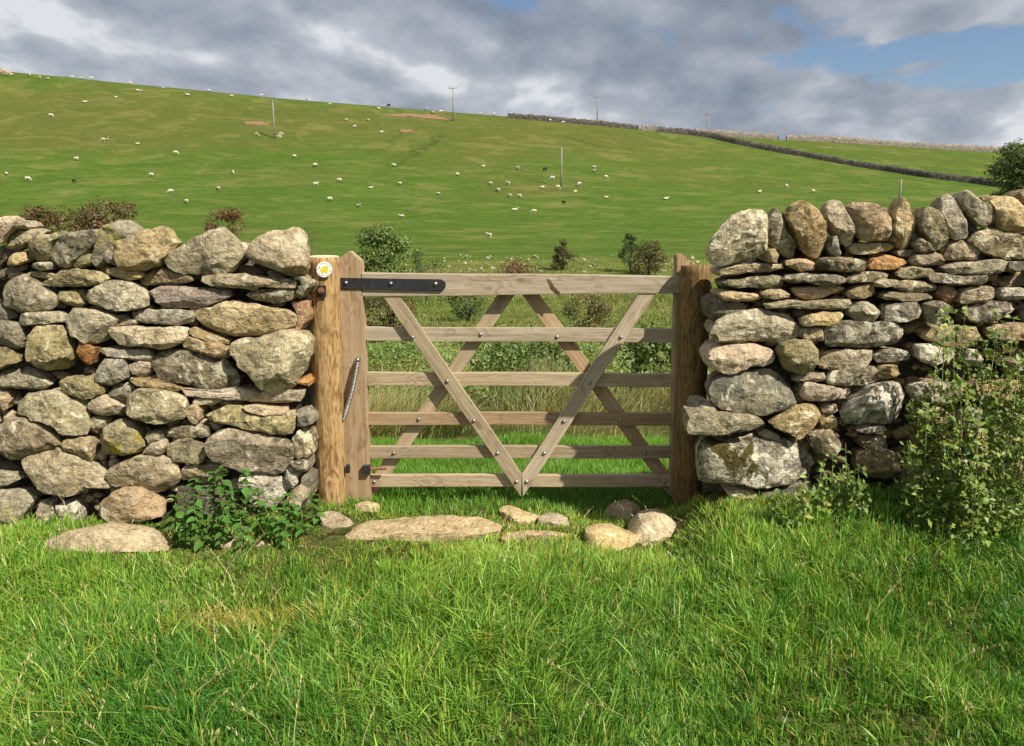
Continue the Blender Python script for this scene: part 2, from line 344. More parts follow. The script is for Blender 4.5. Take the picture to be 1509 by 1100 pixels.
def stone_mesh(poly, dF, dB, seed, mat, ncut=7, N=52, p=2.6, noise_amp=1.0, up=False, back=True):
    """a rock with the given outline (a, b) in metres; its third axis points to the viewer (or up)"""
    rs = np.random.RandomState(seed); c, th, r = poly_radius(poly, N)
    kn = rs.randint(8, 13); jag = rs.uniform(-.075, .075, kn); jx = np.sort(rs.uniform(0, math.tau, kn)); r = r*(1.035+np.interp(th, jx, jag, period=math.tau))
    sF = [.16, .32, .47, .6, .72, .82, .9, .955, .99]; sB = [1.0, .93, .76, .45] if back else [1.0, .97, .86, .6]
    V = [(0, 0, dF)]; 
    for s in sF:
        zf = dF*(1-s**p)**(1/p)
        for a, q in zip(th, r): V.append((q*s*math.cos(a), q*s*math.sin(a), zf))
    for k, s in enumerate(sB):
        zb = -dB*[.02, .3, .65, .92][k]
        for a, q in zip(th, r): V.append((q*s*math.cos(a), q*s*math.sin(a), zb))
    V.append((0, 0, -dB)); V = np.array(V)
    size = math.sqrt(max(1e-6, (V[:, 0].max()-V[:, 0].min())*(V[:, 1].max()-V[:, 1].min())))
    sc_ = np.array([np.abs(V[:, 0]).max(), np.abs(V[:, 1]).max(), dF]); Q = V/sc_
    for k in range(ncut):
        tilt = rs.uniform(.1, 1.15); a = rs.uniform(0, math.tau); n = np.array([math.sin(tilt)*math.cos(a), math.sin(tilt)*math.sin(a), math.cos(tilt)])
        dd = Q@n; c0 = dd.max()*rs.uniform(.60, .92); Q = Q-np.maximum(0, dd-c0)[:, None]*n*.98
    V = Q*sc_
    off = Vector(rs.uniform(-50, 50, 3))
    out = []
    for v in V:
        q = Vector(v)/size
        lo = mnoise.noise_vector(q*2.1+off); hi = mnoise.noise_vector(q*6.5+off); h2 = mnoise.noise_vector(q*15+off)
        out.append(Vector(v)+(lo*.05+hi*.026+h2*.015)*size*noise_amp)
    if up: VV = [(v.x, v.y, v.z) for v in out]
    else: VV = [(v.x, -v.z, v.y) for v in out]       # a -> x, b -> z, front -> -y
    F_ = []; sz = []; nr = len(sF)+len(sB)
    for j in range(N): F_ += [0, 1+j, 1+(j+1) % N]; sz.append(3)
    for i in range(nr-1):
        for j in range(N):
            a0 = 1+i*N+j; a1 = 1+i*N+(j+1) % N; F_ += [a0, a0+N, a1+N, a1]; sz.append(4)
    last = 1+nr*N
    for j in range(N): F_ += [last, 1+(nr-1)*N+(j+1) % N, 1+(nr-1)*N+j]; sz.append(3)
    me = mesh_np('stone', VV, F_, sz, mat, smooth=True); me.set_sharp_from_angle(angle=R(21))
    return me, c
TILE = {'A': (0, 300, 4.4), 'B': (230, 300, 4.4), 'C': (0, 540, 3.6667), 'D': (230, 540, 3.6667),
        'E': (1000, 270, 4.2308), 'F': (1249, 200, 3.3333), 'G': (1000, 520, 4.2308), 'H': (1249, 480, 3.6667), 'P': (0, 0, 1.0)}
def P_(tile, s):
    x0, y0, k = TILE[tile]; v = [float(q) for q in s.replace(',', ' ').split()]
    return [(x0+v[i]/k, y0+v[i+1]/k) for i in range(0, len(v), 2)]
LEFT = '''
A p -40,110 0,95 60,75 100,100 90,150 40,200 0,260 -40,270
A t 95,115 140,108 180,150 170,165 90,160
A g 20,240 60,195 110,165 180,160 250,155 310,185 230,225 180,260 90,315 40,295
A d 0,290 30,270 90,320 60,360 30,380 0,420 -30,400 -30,310
A t 28,375 80,330 150,300 175,370 120,395 40,410
A o 175,300 190,250 240,215 330,195 410,178 435,190 370,235 330,290 305,340 290,375 220,385 180,350
A o 310,340 340,275 390,225 440,195 520,182 640,175 655,215 640,260 560,330 500,370 440,410 390,440 345,400
A o 480,410 520,360 570,325 610,330 590,400 520,420
A l 600,410 605,370 640,300 655,240 660,180 700,140 760,120 840,118 900,150 940,185 920,215 870,240 800,280 720,330 660,400 630,425
A v 665,340 700,280 740,265 775,300 770,370 745,412 700,390
A t 770,330 800,270 870,225 960,180 1040,150 1090,160 1150,230 1165,245 1140,275 1120,330 1060,370 1040,400 950,435 880,440 820,420 785,375
A g 205,410 230,385 300,378 320,395 310,430 240,440
A d -20,470 20,435 90,405 170,395 178,415 150,435 60,465 20,490
A t 170,455 210,443 300,445 355,465 340,485 250,490 195,480
A o 285,515 350,480 400,445 520,425 600,440 690,455 705,490 650,525 560,543 440,530 340,530
A t 690,430 730,415 840,425 900,440 935,465 905,490 830,500 740,480 700,455
A b 905,490 950,450 1040,412 1090,425 1160,450 1250,468 1275,500 1200,518 1080,528 960,530 915,510
A g -10,590 30,520 80,470 150,455 200,480 260,515 330,560 385,630 360,670 300,690 220,698 130,690 60,675 10,640
A o 390,610 420,575 480,562 545,560 570,590 555,650 500,680 450,675 410,640
A o 555,610 590,570 640,530 720,500 800,500 870,515 930,560 950,620 940,670 860,690 740,692 640,670 580,645
A v 980,575 1030,548 1110,533 1210,530 1320,548 1440,565 1515,580 1500,612 1410,640 1310,682 1210,690 1100,680 1030,640
A d -20,650 60,680 110,715 110,750 40,765 -20,755
A o 110,760 130,715 200,700 320,705 400,715 405,770 330,775 250,785 150,797
A g 415,770 430,730 480,690 560,683 650,700 720,720 760,750 740,800 715,850 690,890 650,918 580,900 500,860 440,820
A o 705,775 730,740 800,720 880,760 890,790 780,800
A g 810,705 860,692 1010,690 1130,690 1255,697 1258,722 1230,772 1170,790 1010,782 900,775 850,745
A t 720,835 740,805 850,802 1000,806 1110,800 1180,792 1222,822 1200,875 1150,915 1070,945 960,938 860,925 770,922 745,890
A o -20,765 50,765 110,775 145,820 150,880 140,930 90,948 30,930 -20,900
A o 150,960 180,900 190,860 230,810 310,790 390,785 430,840 450,900 465,960 450,1030 440,1080 380,1098 300,1090 220,1050 160,1000
A r 503,960 520,910 555,895 620,940 610,980 590,1045 550,1055 515,1010
A g 625,950 650,930 740,935 850,950 940,940 960,975 990,1000 970,1025 880,1025 800,1000 720,1000 680,980
A o -20,930 40,930 90,960 125,1020 60,1050 0,1080 -20,1080
B g 65,370 95,330 150,285 220,235 290,190 350,155 400,150 450,175 520,240 570,300 580,330 530,390 500,445 440,452 330,455 220,445 110,415
B t 535,265 560,255 600,295 590,325 560,350
B t 605,320 630,270 680,220 750,190 850,175 920,168 960,220 975,270 992,295 980,340 975,420 950,465 890,470 820,455 750,430 680,395 630,370
B d 520,410 560,395 610,410 710,455 650,475 570,460 530,440
B t 262,485 300,465 400,455 530,458 650,475 800,480 920,480 945,510 930,545 820,550 690,535 640,555 540,550 420,540 290,530
B m 575,590 640,560 740,550 860,550 920,575 900,610 850,640 770,655 680,640 610,620
B k 920,465 960,475 1005,520 980,570 930,620 890,600 920,560 945,520
B r 880,640 985,640 985,760 930,830 910,810 930,770 910,690
B t 245,720 330,680 440,650 520,632 580,640 650,655 760,670 870,690 910,710 932,775 900,800 820,830 700,860 580,868 480,865 400,830 300,770
B t 210,815 240,800 320,830 420,865 475,890 470,915 400,910 330,890 220,850
B p 155,895 190,870 250,865 310,895 400,905 460,930 490,970 470,1000 400,995 320,975 230,965 175,935
B g 485,905 530,875 640,872 720,850 800,825 880,822 950,850 975,890 975,980 960,1070 930,1150 860,1210 768,1242 700,1205 620,1130 540,1060 500,980
C o -30,60 40,20 100,0 170,5 230,45 280,90 240,120 160,130 60,125 -30,110
C o 313,80 350,60 430,50 510,75 560,115 550,150 500,165 460,180 400,165 340,140
C g 525,70 535,0 570,-40 660,-45 700,20 690,60 640,85 590,105 550,90
C p 690,-5 760,-30 810,-20 800,40 770,70 730,50
C b 680,75 710,50 760,75 840,80 930,100 1000,115 985,135 880,140 780,115 720,100
C o 585,140 640,95 700,85 725,120 700,180 670,210 620,190
C g 685,220 710,155 760,122 850,125 940,145 990,175 1008,215 990,275 930,300 850,310 770,300 700,270
C p -20,130 40,135 55,180 30,230 0,245 -20,240
C o 55,210 110,160 180,140 260,135 340,145 430,180 462,215 460,260 465,330 440,370 390,360 330,325 250,300 160,275 70,245
C t 472,200 510,170 560,152 620,190 670,230 640,270 580,275 510,255 480,235
C g 465,285 510,270 570,295 565,330 520,365 480,340
C b -20,320 40,290 140,288 220,305 280,340 315,385 310,430 260,450 180,480 110,518 50,490 -20,470
C l 508,460 520,410 560,345 600,310 650,288 700,300 750,350 780,430 755,465 690,478 600,480 540,485
C b 320,430 370,395 440,385 490,390 485,450 480,520 430,490 370,455
C g 775,385 800,355 870,348 885,370 875,400 810,412
C t 770,465 800,420 880,400 890,440 870,475 800,480
C t 130,520 160,485 240,450 340,447 430,490 500,540 560,600 585,665 540,655 470,660 400,690 300,680 220,640 160,590
C o -20,560 60,580 130,600 90,620 40,640 -20,650
C d -20,515 60,520 130,560 110,590 -20,560
C d 525,560 535,510 580,500 590,530 560,580
C b 555,590 580,545 650,510 740,485 860,482 920,505 950,550 953,600 930,655 890,690 830,685 760,665 680,668 610,660 570,630
C p 535,810 550,740 600,690 670,662 760,660 820,690 865,760 860,820 780,845 700,852 600,845
C m 180,800 200,740 240,720 285,730 290,790 270,850 220,855
C w 290,820 310,750 350,740 410,730 430,790 425,845 340,845
C l -30,670 60,665 140,668 195,715 170,770 110,840 50,890 -30,900
C d 110,650 200,665 240,690 200,720 140,680
D m -30,0 0,-60 60,-88 170,-84 270,-66 367,-42 420,0 450,50 445,110 400,128 260,125 140,100 60,92 0,80
D p 125,130 150,108 250,125 350,125 430,115 520,135 620,165 700,140 770,105 800,130 790,170 760,205 690,205 600,215 520,200 430,180 300,168 180,168
D t 190,185 250,170 340,178 360,200 300,212 220,205
D p 172,270 185,210 215,200 240,240 235,290 215,320 180,300
D p 465,220 520,208 620,225 700,225 705,260 640,275 560,258 490,238
D o 260,270 300,235 350,210 450,210 520,250 600,270 680,280 740,215 750,280 745,330 720,370 640,370 540,350 430,320 330,300
D b 290,400 320,350 390,330 480,345 600,365 690,385 735,430 735,490 710,540 650,575 570,585 480,570 400,545 330,510 295,460
D o 50,470 65,425 120,398 190,395 240,425 268,470 255,515 180,525 100,515
D m 45,355 80,325 180,318 290,315 295,345 280,380 180,385 90,388 50,380
D b 137,580 160,540 230,525 320,528 390,550 385,600 300,610 250,600 200,630 150,610
D w 460,640 465,575 540,575 640,590 690,600 720,640 700,690 650,760 580,765 520,720
D w 680,560 740,540 765,580 760,640 720,690 700,640
D t 700,780 720,690 770,650 815,680 825,740 780,790
D g 745,260 800,245 840,270 848,310 800,320 745,335
D m 730,400 770,345 830,370 842,430 830,490 780,510 740,500
D m 720,520 800,505 810,580 770,585
D r 740,90 800,65 825,90 825,110 790,100
D d 775,590 845,595 845,680 800,670
D d 110,640 200,640 330,625 440,640 440,760 300,800 150,790
'''
RIGHT = '''
E w 183,450 190,400 230,340 270,270 320,210 380,182 450,180 500,185 535,215 545,300 548,400 530,465 460,480 370,500 270,512 210,505
E o 550,280 570,220 600,155 630,190 650,260 690,320 735,375 725,440 690,475 640,450 580,390 553,340
E b 655,180 690,140 745,115 810,140 860,180 900,250 930,310 945,360 930,420 900,460 860,488 810,465 770,390 730,320 690,260
E b 922,170 940,125 985,110 1020,125 1050,180 1065,250 1090,310 1095,370 1060,395 1020,370 980,310 940,240
E w 935,410 960,330 985,325 1003,380 1000,450 975,462
E t 555,420 600,410 620,450 615,500 560,498
E t 245,545 300,525 400,505 540,500 640,505 662,520 650,540 560,550 450,560 350,575 270,578
E p 668,490 720,475 800,475 850,500 845,545 770,555 720,530 680,515
E m 848,520 880,475 960,460 1060,465 1165,470 1170,545 1050,560 960,562 880,555
E k 265,630 300,605 400,595 520,585 620,580 645,630 640,655 520,658 400,648 290,650
E m 655,600 680,570 780,560 900,565 1000,570 1055,580 1050,620 1000,635 900,645 840,625 770,615 720,635
E p 250,690 290,670 380,680 480,690 540,720 470,740 360,740 280,735
E d 205,740 255,700 300,745 380,750 470,750 400,785 290,830 215,860
E b 515,690 560,665 630,662 695,690 690,715 600,725 545,718
E p 695,665 740,650 860,648 1000,640 1030,665 1000,690 900,715 810,730 740,710
E o 518,755 560,735 700,725 800,740 900,735 1040,722 1065,750 1050,785 950,790 800,785 680,780 580,795 530,785
E o 205,930 240,880 300,840 400,795 480,782 580,800 680,810 750,835 745,900 730,950 660,985 560,1000 450,995 340,1000 250,990
E t 770,850 800,825 900,805 1020,800 1028,830 1000,860 950,890 860,890 780,900
E b 770,960 775,910 850,900 910,900 908,985 860,990 800,975
E m 920,960 925,905 980,865 1100,862 1230,870 1340,865 1388,900 1385,960 1330,1010 1200,1030 1050,1035 925,1035
E p 185,1080 230,1020 330,1003 450,1010 560,1030 615,1085 540,1140 440,1150 330,1185 230,1170 195,1120
E o 620,1060 650,1005 730,975 820,985 860,1030 865,1120 840,1170 770,1195 690,1180 640,1120
E t 870,1060 1000,1042 1200,1038 1205,1100 1180,1150 1040,1165 890,1165 870,1110
G k 190,240 230,170 300,145 400,100 480,95 580,100 650,130 700,180 735,240 720,300 650,345 560,380 450,385 320,380 240,350 200,300
G t 710,165 740,140 830,130 905,125 910,180 850,185 770,178 720,175
G m 920,165 945,115 1060,98 1200,90 1265,130 1260,180 1150,200 1040,210 950,205
G p 765,270 775,200 800,165 860,195 960,215 1075,230 1040,290 960,300 860,305 790,295
G o 70,440 90,395 180,388 300,390 420,400 510,410 553,445 510,480 400,500 280,512 150,515 80,500
G g 120,400 150,345 230,335 260,400
G b 575,450 640,395 720,350 800,330 860,340 880,390 850,460 790,535 720,510 640,480
G g 500,500 540,480 600,500 640,540 570,545 510,520
G p 900,370 940,330 985,320 985,360 940,380
G t 875,410 900,380 960,375 985,470 930,480 890,470
G M 145,620 160,560 200,535 330,530 420,545 520,540 640,555 780,560 815,600 820,680 800,760 720,790 640,830 540,840 400,840 260,825 180,820 150,720
G m 820,530 880,490 950,475 995,510 1000,600 980,660 900,660 850,600
G t 305,870 370,850 450,855 492,890 450,925 330,920
G d 500,860 640,850 780,800 840,760 860,860 700,930 520,930
H w -50,490 0,430 30,390 100,330 180,310 270,310 310,350 340,430 320,480 250,510 180,535 80,540 0,530
F p -10,350 30,325 100,335 170,365 190,400 200,470 195,515 130,515 60,515 30,460 15,400
F d 10,430 30,430 70,510 50,520 20,490
F b 205,460 215,420 220,370 245,312 275,330 300,390 330,440 352,480 340,520 300,555 250,550 230,500
F o 200,470 220,410 240,440 240,520 205,520
F o 343,430 350,350 400,345 440,370 460,430 490,490 512,540 500,575 460,570 420,530 370,480
F g 450,370 455,300 490,280 530,310 560,370 590,430 610,495 580,515 530,510 500,460 470,400
F g 533,310 560,280 600,275 650,310 690,350 720,400 730,440 690,455 640,440 600,400 560,350
F t 705,320 730,295 790,292 830,320 867,365 900,400 890,470 820,475 760,470 735,400
F b 820,290 867,260 920,270 920,350 850,340
F t 650,300 690,292 705,320 690,340 665,325
F d 580,440 610,415 640,460 625,485 600,475
F t 5,550 40,530 150,525 230,530 240,550 180,575 90,585 20,580
F b 330,535 360,500 400,530 430,575 370,578
F g 232,570 250,555 320,560 345,580 320,600 250,592
F b 480,590 510,540 550,515 600,530 630,580 640,610 560,620 500,615
F m 615,520 640,475 720,460 830,480 900,500 900,610 800,612 720,595 650,565
F b 310,620 340,585 440,575 470,590 470,635 380,640 320,640
F r 98,640 130,605 190,590 270,605 285,625 240,655 160,662 110,660
F m 0,685 60,670 140,665 205,680 200,705 100,720 0,725
F o 230,680 260,650 330,640 420,655 428,680 350,705 260,700
F g 488,650 520,630 640,620 750,610 782,620 780,670 700,685 600,680 500,680
F m 400,695 440,670 560,690 680,690 685,720 640,735 540,735 430,725
F m 785,620 900,620 900,670 790,670
F d 690,720 760,690 850,670 900,690 900,740 720,740
F g 130,720 180,705 245,710 245,735 180,745 140,740
F m 225,740 270,715 350,712 440,735 440,760 360,772 270,765
F b 0,770 50,740 120,725 125,780 60,800 0,800
F g 150,780 200,768 300,765 420,780 420,805 300,812 190,810
F r 435,775 460,735 520,750 540,785 530,825 480,820
F b 545,790 580,755 660,735 710,745 715,790 660,815 580,830
F w 755,790 770,750 850,750 900,760 900,805 760,808
F l 5,850 40,820 100,815 150,850 155,890 120,915 40,912 10,890
F m 180,840 240,825 360,818 362,880 340,900 280,915 190,912
F g 385,870 400,820 450,808 480,830 495,880 440,930 400,920
F m 565,865 610,835 700,815 800,812 830,850 790,890 720,920 650,925 590,905
F b 330,950 400,940 520,930 640,935 645,990 610,1040 500,1035 380,1000
F b 700,950 800,930 900,920 900,1010 780,1010 710,990
F d 845,830 900,820 900,900 850,890
H m 140,160 190,125 280,125 330,140 325,185 250,195 170,200
H w 380,110 440,100 520,115 590,150 570,190 500,215 420,200 385,170
H w 615,160 650,130 700,135 740,180 700,220 640,210
H b 160,260 200,220 270,215 280,260 230,285 170,285
H b 330,330 400,310 480,290 510,320 460,370 350,370
H b 890,200 960,180 960,250 900,250
H w 60,575 120,550 200,540 215,570 140,585
H m 70,600 150,590 205,600 200,680 120,690 75,650
H b 60,690 200,680 300,690 330,790 200,850 130,830 60,790
'''
def parse(txt):
    out = []
    for ln in txt.strip().splitlines():
        tile, code, pts = ln.split(' ', 2); out.append((code, P_(tile, pts)))
    return out
def fill_rows(x0, x1, y0, y1, seed, codes='ogbmtbm', hmin=26, hmax=50):
    rs = random.Random(seed); out = []; y = y0
    while y < y1-12:
        h = min(rs.uniform(hmin, hmax), y1-y); x = x0+rs.uniform(-20, 10)
        while x < x1:
            ww = h*rs.uniform(1.0, 2.6); n = 9; pts = []
            for k in range(n):
                a = math.tau*k/n+rs.uniform(-.2, .2); ca, sa = math.cos(a), math.sin(a); e = .62
                pts.append((x+ww/2+ww*.49*math.copysign(abs(ca)**e, ca)*rs.uniform(.9, 1.0), y+h/2+h*.49*math.copysign(abs(sa)**e, sa)*rs.uniform(.86, 1.02)))
            out.append((rs.choice(codes), pts)); x += ww
        y += h
    return out
BAT = 0.07
LX, RX = 3.50, 3.22
def build_wall(label, stones, Y0, ends, cope_row, seed, xr, top_fn):
    ps = []
    base = thing('dry_stone_wall', (sum(xr)/2, Y0, ztf(sum(xr)/2, Y0)), label, 'wall', 'dry stone walls beside the gate')
    for i, (code, pts) in enumerate(stones):
        rs = random.Random(seed*1000+i)
        cy = sum(p[1] for p in pts)/len(pts); cx = sum(p[0] for p in pts)/len(pts)
        cope = cy < cope_row(cx)
        yoff = rs.uniform(-.02, .035)
        if code == 'd': yoff += .05
        if code == 'o' and 1010 < cx < 1110 and 610 < cy < 645: yoff = -.08
        W3 = [on_batter(px, py, Y0+yoff, BAT) for px, py in pts]
        poly = [(q.x, q.z) for q in W3]
        wmin = min(max(q[0] for q in poly)-min(q[0] for q in poly), max(q[1] for q in poly)-min(q[1] for q in poly))
        dF = min(.13, max(.03, wmin*rs.uniform(.34, .5))); near_end = ends[0] < cx < ends[1]
        dB = .17 if cope else .32 if near_end else .19
        me, c = stone_mesh(poly, dF, dB, seed*1000+i, SM[code], ncut=rs.randint(9, 16), p=rs.uniform(2.8, 5.5), back=cope or not near_end)
        ym = Y0+yoff+BAT*c[1]
        link('cope_stone' if cope else 'stone', me, (c[0], ym, c[1]), base)
        ps.append((c[0], c[1]))
    # hearting: the packed core between the faces
    xs_ = np.arange(xr[0], xr[1]+.01, .06); V = []; Fc = []
    rs = np.random.RandomState(seed); n = len(xs_)
    rows = 16
    for side, yo in ((0, .13), (1, .56)):
        for r_ in range(rows):
            for x in xs_:
                zb = ztf(x, Y0)-.1; ztop = top_fn(x); z = zb+(ztop-zb)*r_/(rows-1)
                V.append((x+rs.uniform(-.02, .02)*(0 < r_), Y0+yo+BAT*z*(1 if side == 0 else -1)+rs.uniform(-.03, .03), z+rs.uniform(-.02, .02)))
    def vi(s, r_, k): return s*rows*n+r_*n+k
    for r_ in range(rows-1):
        for k in range(n-1):
            Fc.append((vi(0, r_, k), vi(0, r_, k+1), vi(0, r_+1, k+1), vi(0, r_+1, k))); Fc.append((vi(1, r_, k+1), vi(1, r_, k), vi(1, r_+1, k), vi(1, r_+1, k+1)))
        Fc.append((vi(1, r_, 0), vi(0, r_, 0), vi(0, r_+1, 0), vi(1, r_+1, 0))); Fc.append((vi(0, r_, n-1), vi(1, r_, n-1), vi(1, r_+1, n-1), vi(0, r_+1, n-1)))
    for k in range(n-1): Fc.append((vi(0, rows-1, k), vi(0, rows-1, k+1), vi(1, rows-1, k+1), vi(1, rows-1, k)))
    link('hearting', mesh_np('hearting', V, np.array(Fc).ravel(), np.full(len(Fc), 4), CORE), (0, 0, 0), base)
    # small pinning stones deep in the joints
    V = []; Fc = []
    for k in range(760):
        x = rs.uniform(xr[0]+.08, xr[1]-.08); zb = ztf(x, Y0); z = rs.uniform(zb, top_fn(x)-.03); r3 = rs.uniform(.018, .05)
        c = np.array((x, Y0+.10+BAT*z+rs.uniform(-.02, .03), z)); b0 = len(V)
        D = np.array([(1, 0, 0), (-1, 0, 0), (0, 1, 0), (0, -1, 0), (0, 0, .6), (0, 0, -.6), (.6, -.6, .35), (-.6, -.6, .35), (.6, -.6, -.35), (-.6, -.6, -.35)])*r3*rs.uniform(.7, 1.4, (10, 1))
        V += [tuple(c+d) for d in D]
        for f in ((4, 7, 6), (6, 7, 3), (6, 0, 4), (7, 4, 1), (3, 7, 9), (3, 9, 8), (3, 8, 6), (6, 8, 0), (7, 1, 9), (5, 8, 9), (5, 0, 8), (5, 9, 1), (4, 0, 2), (4, 2, 1), (5, 2, 0), (5, 1, 2)): Fc.append([b0+q for q in f])
    link('pinning_stones', mesh_np('pinning_stones', V, np.array(Fc).ravel(), np.full(len(Fc), 3), SM['b']), (0, 0, 0), base, kind='stuff')
    return base

left_st = parse(LEFT)+[q for q in fill_rows(-420, -15, 410, 790, 3)+fill_rows(-420, -10, 335, 408, 4, hmin=60, hmax=75) if max(p[0] for p in q[1]) < 2]
right_st = parse(RIGHT)+[s for s in fill_rows(1335, 1520, 560, 760, 5, codes='bmgwb', hmin=30, hmax=44)]+[q for q in fill_rows(1530, 1850, 370, 770, 6)+fill_rows(1540, 1850, 285, 368, 7, hmin=70, hmax=80) if min(p[0] for p in q[1]) > 1507]
lx0, lx1 = at(-420, 560, LX).x, at(452, 560, LX+.05).x-.05
rx0, rx1 = at(1052, 560, RX).x+.05, at(1850, 560, RX).x
ltop = float(on_batter(230, 380, LX, BAT).z); rtop = float(on_batter(1150, 360, RX, BAT).z)
wall_l = build_wall('lichen-spotted dry stone wall of rounded stones beside the peeled post with the waymark disc', left_st, LX, (395, 470), lambda x: 388 if x > 150 else 385, 11, (lx0, lx1), lambda x: ltop-.12*max(0, 1-(lx1-x)/.14))
wall_r = build_wall('dry stone wall with tilted upright cope stones beside the dark brown post', right_st, RX, (1000, 1125), lambda x: 375 if x < 1420 else 345, 12, (rx0+.08, rx1), lambda x: rtop-.04+.072*min(x-.9, 1.3)-.16*max(0, 1-(x-rx0-.08)/.16))

# ------------------------------------------------------------------ gate and posts
GY = 3.83                                   # front face of the rails
def board(name, p0, p1, h0, h1, th, mat, parent, yf, chamfer=.004, cut0=0.0, cut1=0.0):
    """plank from p0 to p1 (x, z of its centre line), local X along it, front face at y = yf"""
    p0 = Vector((p0[0], p0[1])); p1 = Vector((p1[0], p1[1])); L = (p1-p0).length; ang = math.atan2(p1.y-p0.y, p1.x-p0.x)
    bm = bmesh.new(); seg = max(2, int(L/.12)); rows = []
    for k in range(seg+1):
        f = k/seg; hh = (h0+(h1-h0)*f)/2
        bw = .0016*math.sin(f*9+L*31)
        a = (f-.5)*L; ca = cut0*(1-f)+0; cb = cut1*f
        rows.append([bm.verts.new((a+s*(cut0 if k == 0 else cut1 if k == seg else 0), y, s*hh+bw)) for s, y in ((-1, -th/2), (1, -th/2), (1, th/2), (-1, th/2))])
    for r0, r1 in zip(rows, rows[1:]):
        for j in range(4): bm.faces.new((r0[j], r0[(j+1) % 4], r1[(j+1) % 4], r1[j]))
    bm.faces.new(rows[0][::-1]); bm.faces.new(rows[-1])
    bmesh.ops.recalc_face_normals(bm, faces=bm.faces)
    bm.normal_update()
    long = [e for e in bm.edges if len(e.link_faces) == 2 and e.link_faces[0].normal.angle(e.link_faces[1].normal) > .8]
    bmesh.ops.bevel(bm, geom=long, offset=chamfer, segments=2, affect='EDGES', profile=.6)
    me = bm_mesh(name, bm, mat)
    m = (p0+p1)/2; o = link(name, me, (m.x, yf+th/2, m.y), parent); o.rotation_euler = (0, -ang, 0); return o
gate = thing('field_gate', (at(760, 735, GY).x, GY, 0.0), 'weathered timber five-bar field gate with crossed diagonal braces, closed between round posts', 'gate')
def g(px, py, y=GY): q = at(px, py, y); return (q.x, q.z)
def rail(name, pl, pr, h0, h1, th, mat, yf=GY): return board(name, g(*pl), g(*pr), h0, h1, th, mat, gate, yf)
pxm = 1/ (1090/(GY*math.cos(PITCH)+.8*math.sin(PITCH)))     # metres per pixel at the gate
rail('top_rail', (520, 419.5), (1004, 419.0), 34*pxm, 24*pxm, .068, W_GREY, GY-.034)
for yl, yr, hh, mt in ((492.5, 495, 20.5, W_GREY), (558.5, 561, 20, W_MID), (617.5, 618.3, 19, W_BROWN), (667, 667.2, 19, W_MID), (709.3, 709.3, 19, W_MID)):
    rail('rail', (522, yl), (1002, yr), hh*pxm, hh*pxm, .03, mt)
# stiles
def stile(px0, px1t, px1b, peakpx, peaky, shl, shr, base, mat, yf, th, x_left_b):
    q = [g(px0, shl, yf), g(peakpx, peaky, yf), g(px1t, shr, yf), g(px1b, base, yf), g(x_left_b, base, yf)]
    zs = [p[1] for p in q]; zc = (max(zs)+min(zs))/2; xc = sum(p[0] for p in q)/5
    bm = bmesh.new()
    fr = [bm.verts.new((p[1]-zc, -th/2, -(p[0]-xc))) for p in q]; bk = [bm.verts.new((p[1]-zc, th/2, -(p[0]-xc))) for p in q]
    bm.faces.new(fr); bm.faces.new(bk[::-1])
    for j in range(5): bm.faces.new((fr[j], bk[j], bk[(j+1) % 5], fr[(j+1) % 5]))
    bmesh.ops.recalc_face_normals(bm, faces=bm.faces); bmesh.ops.bevel(bm, geom=bm.edges[:], offset=.004, segments=2, affect='EDGES')
    o = link('stile', bm_mesh('stile', bm, mat), (xc, yf+th/2, zc), gate); o.rotation_euler = (0, -math.pi/2, 0); return o
stile(497, 532, 545.5, 514, 370, 383, 385, 741, W_STILE, GY-.038, .084, 509)
stile(997, 1018, 1008, 1003, 373, 377, 386, 733, W_STILE, GY-.022, .07, 988)
# braces: the V in front of the rails, the inverted V behind them
BT = .026
def brace(name, a, b, wpx, yf, mat, c0=0.0, c1=0.0):
    p0, p1 = g(*a, yf), g(*b, yf); return board(name, p0, p1, wpx*pxm, wpx*pxm, BT, mat, gate, yf, .003, c0, c1)
brace('brace', (571, 430), (768.4, 716), 20.5, GY-.0285, W_MID, 0, -.053)
brace('brace', (958, 426), (769.8, 716), 20.5, GY-.0285, W_GREY, 0, .053)
brace('brace', (751, 428), (546, 725), 20.5, GY+.0325, W_MID)
brace('brace', (778, 428), (992, 722), 20.5, GY+.0325, W_BROWN)
def dome(bm, c, r, h, axis='y', seg=10):
    rings = []
    for k in range(4):
        a = k/3.5*math.pi/2; rr = r*math.cos(a); hh = h*math.sin(a)
        rings.append([bm.verts.new((c[0]+rr*math.cos(math.tau*j/seg), c[1]-hh, c[2]+rr*math.sin(math.tau*j/seg))) for j in range(seg)])
    for r0, r1 in zip(rings, rings[1:]):
        for j in range(seg): bm.faces.new((r0[j], r0[(j+1) % seg], r1[(j+1) % seg], r1[j]))
    bm.faces.new(rings[-1]); bm.faces.new(rings[0][::-1])
bm = bmesh.new(); dome(bm, (0, 0, 0), .0105, .010); bolt_me = bm_mesh('bolt', bm, STEEL, True)
for px, py in ((608, 497), (659, 562), (698.5, 620), (733, 668), (761, 710), (915, 497), (869, 564), (831, 621), (802, 668), (776, 710)):
    q = at(px, py, GY-.0285); link('bolt', bolt_me, (q.x, GY-.029, q.z), gate)
for px, py in ((708.5, 493), (821, 496.5), (617, 618), (914, 619), (580.5, 668), (950, 667.5), (551.5, 710), (979, 710)):
    q = at(px, py, GY); link('bolt', bolt_me, (q.x, GY-.0005, q.z), gate)
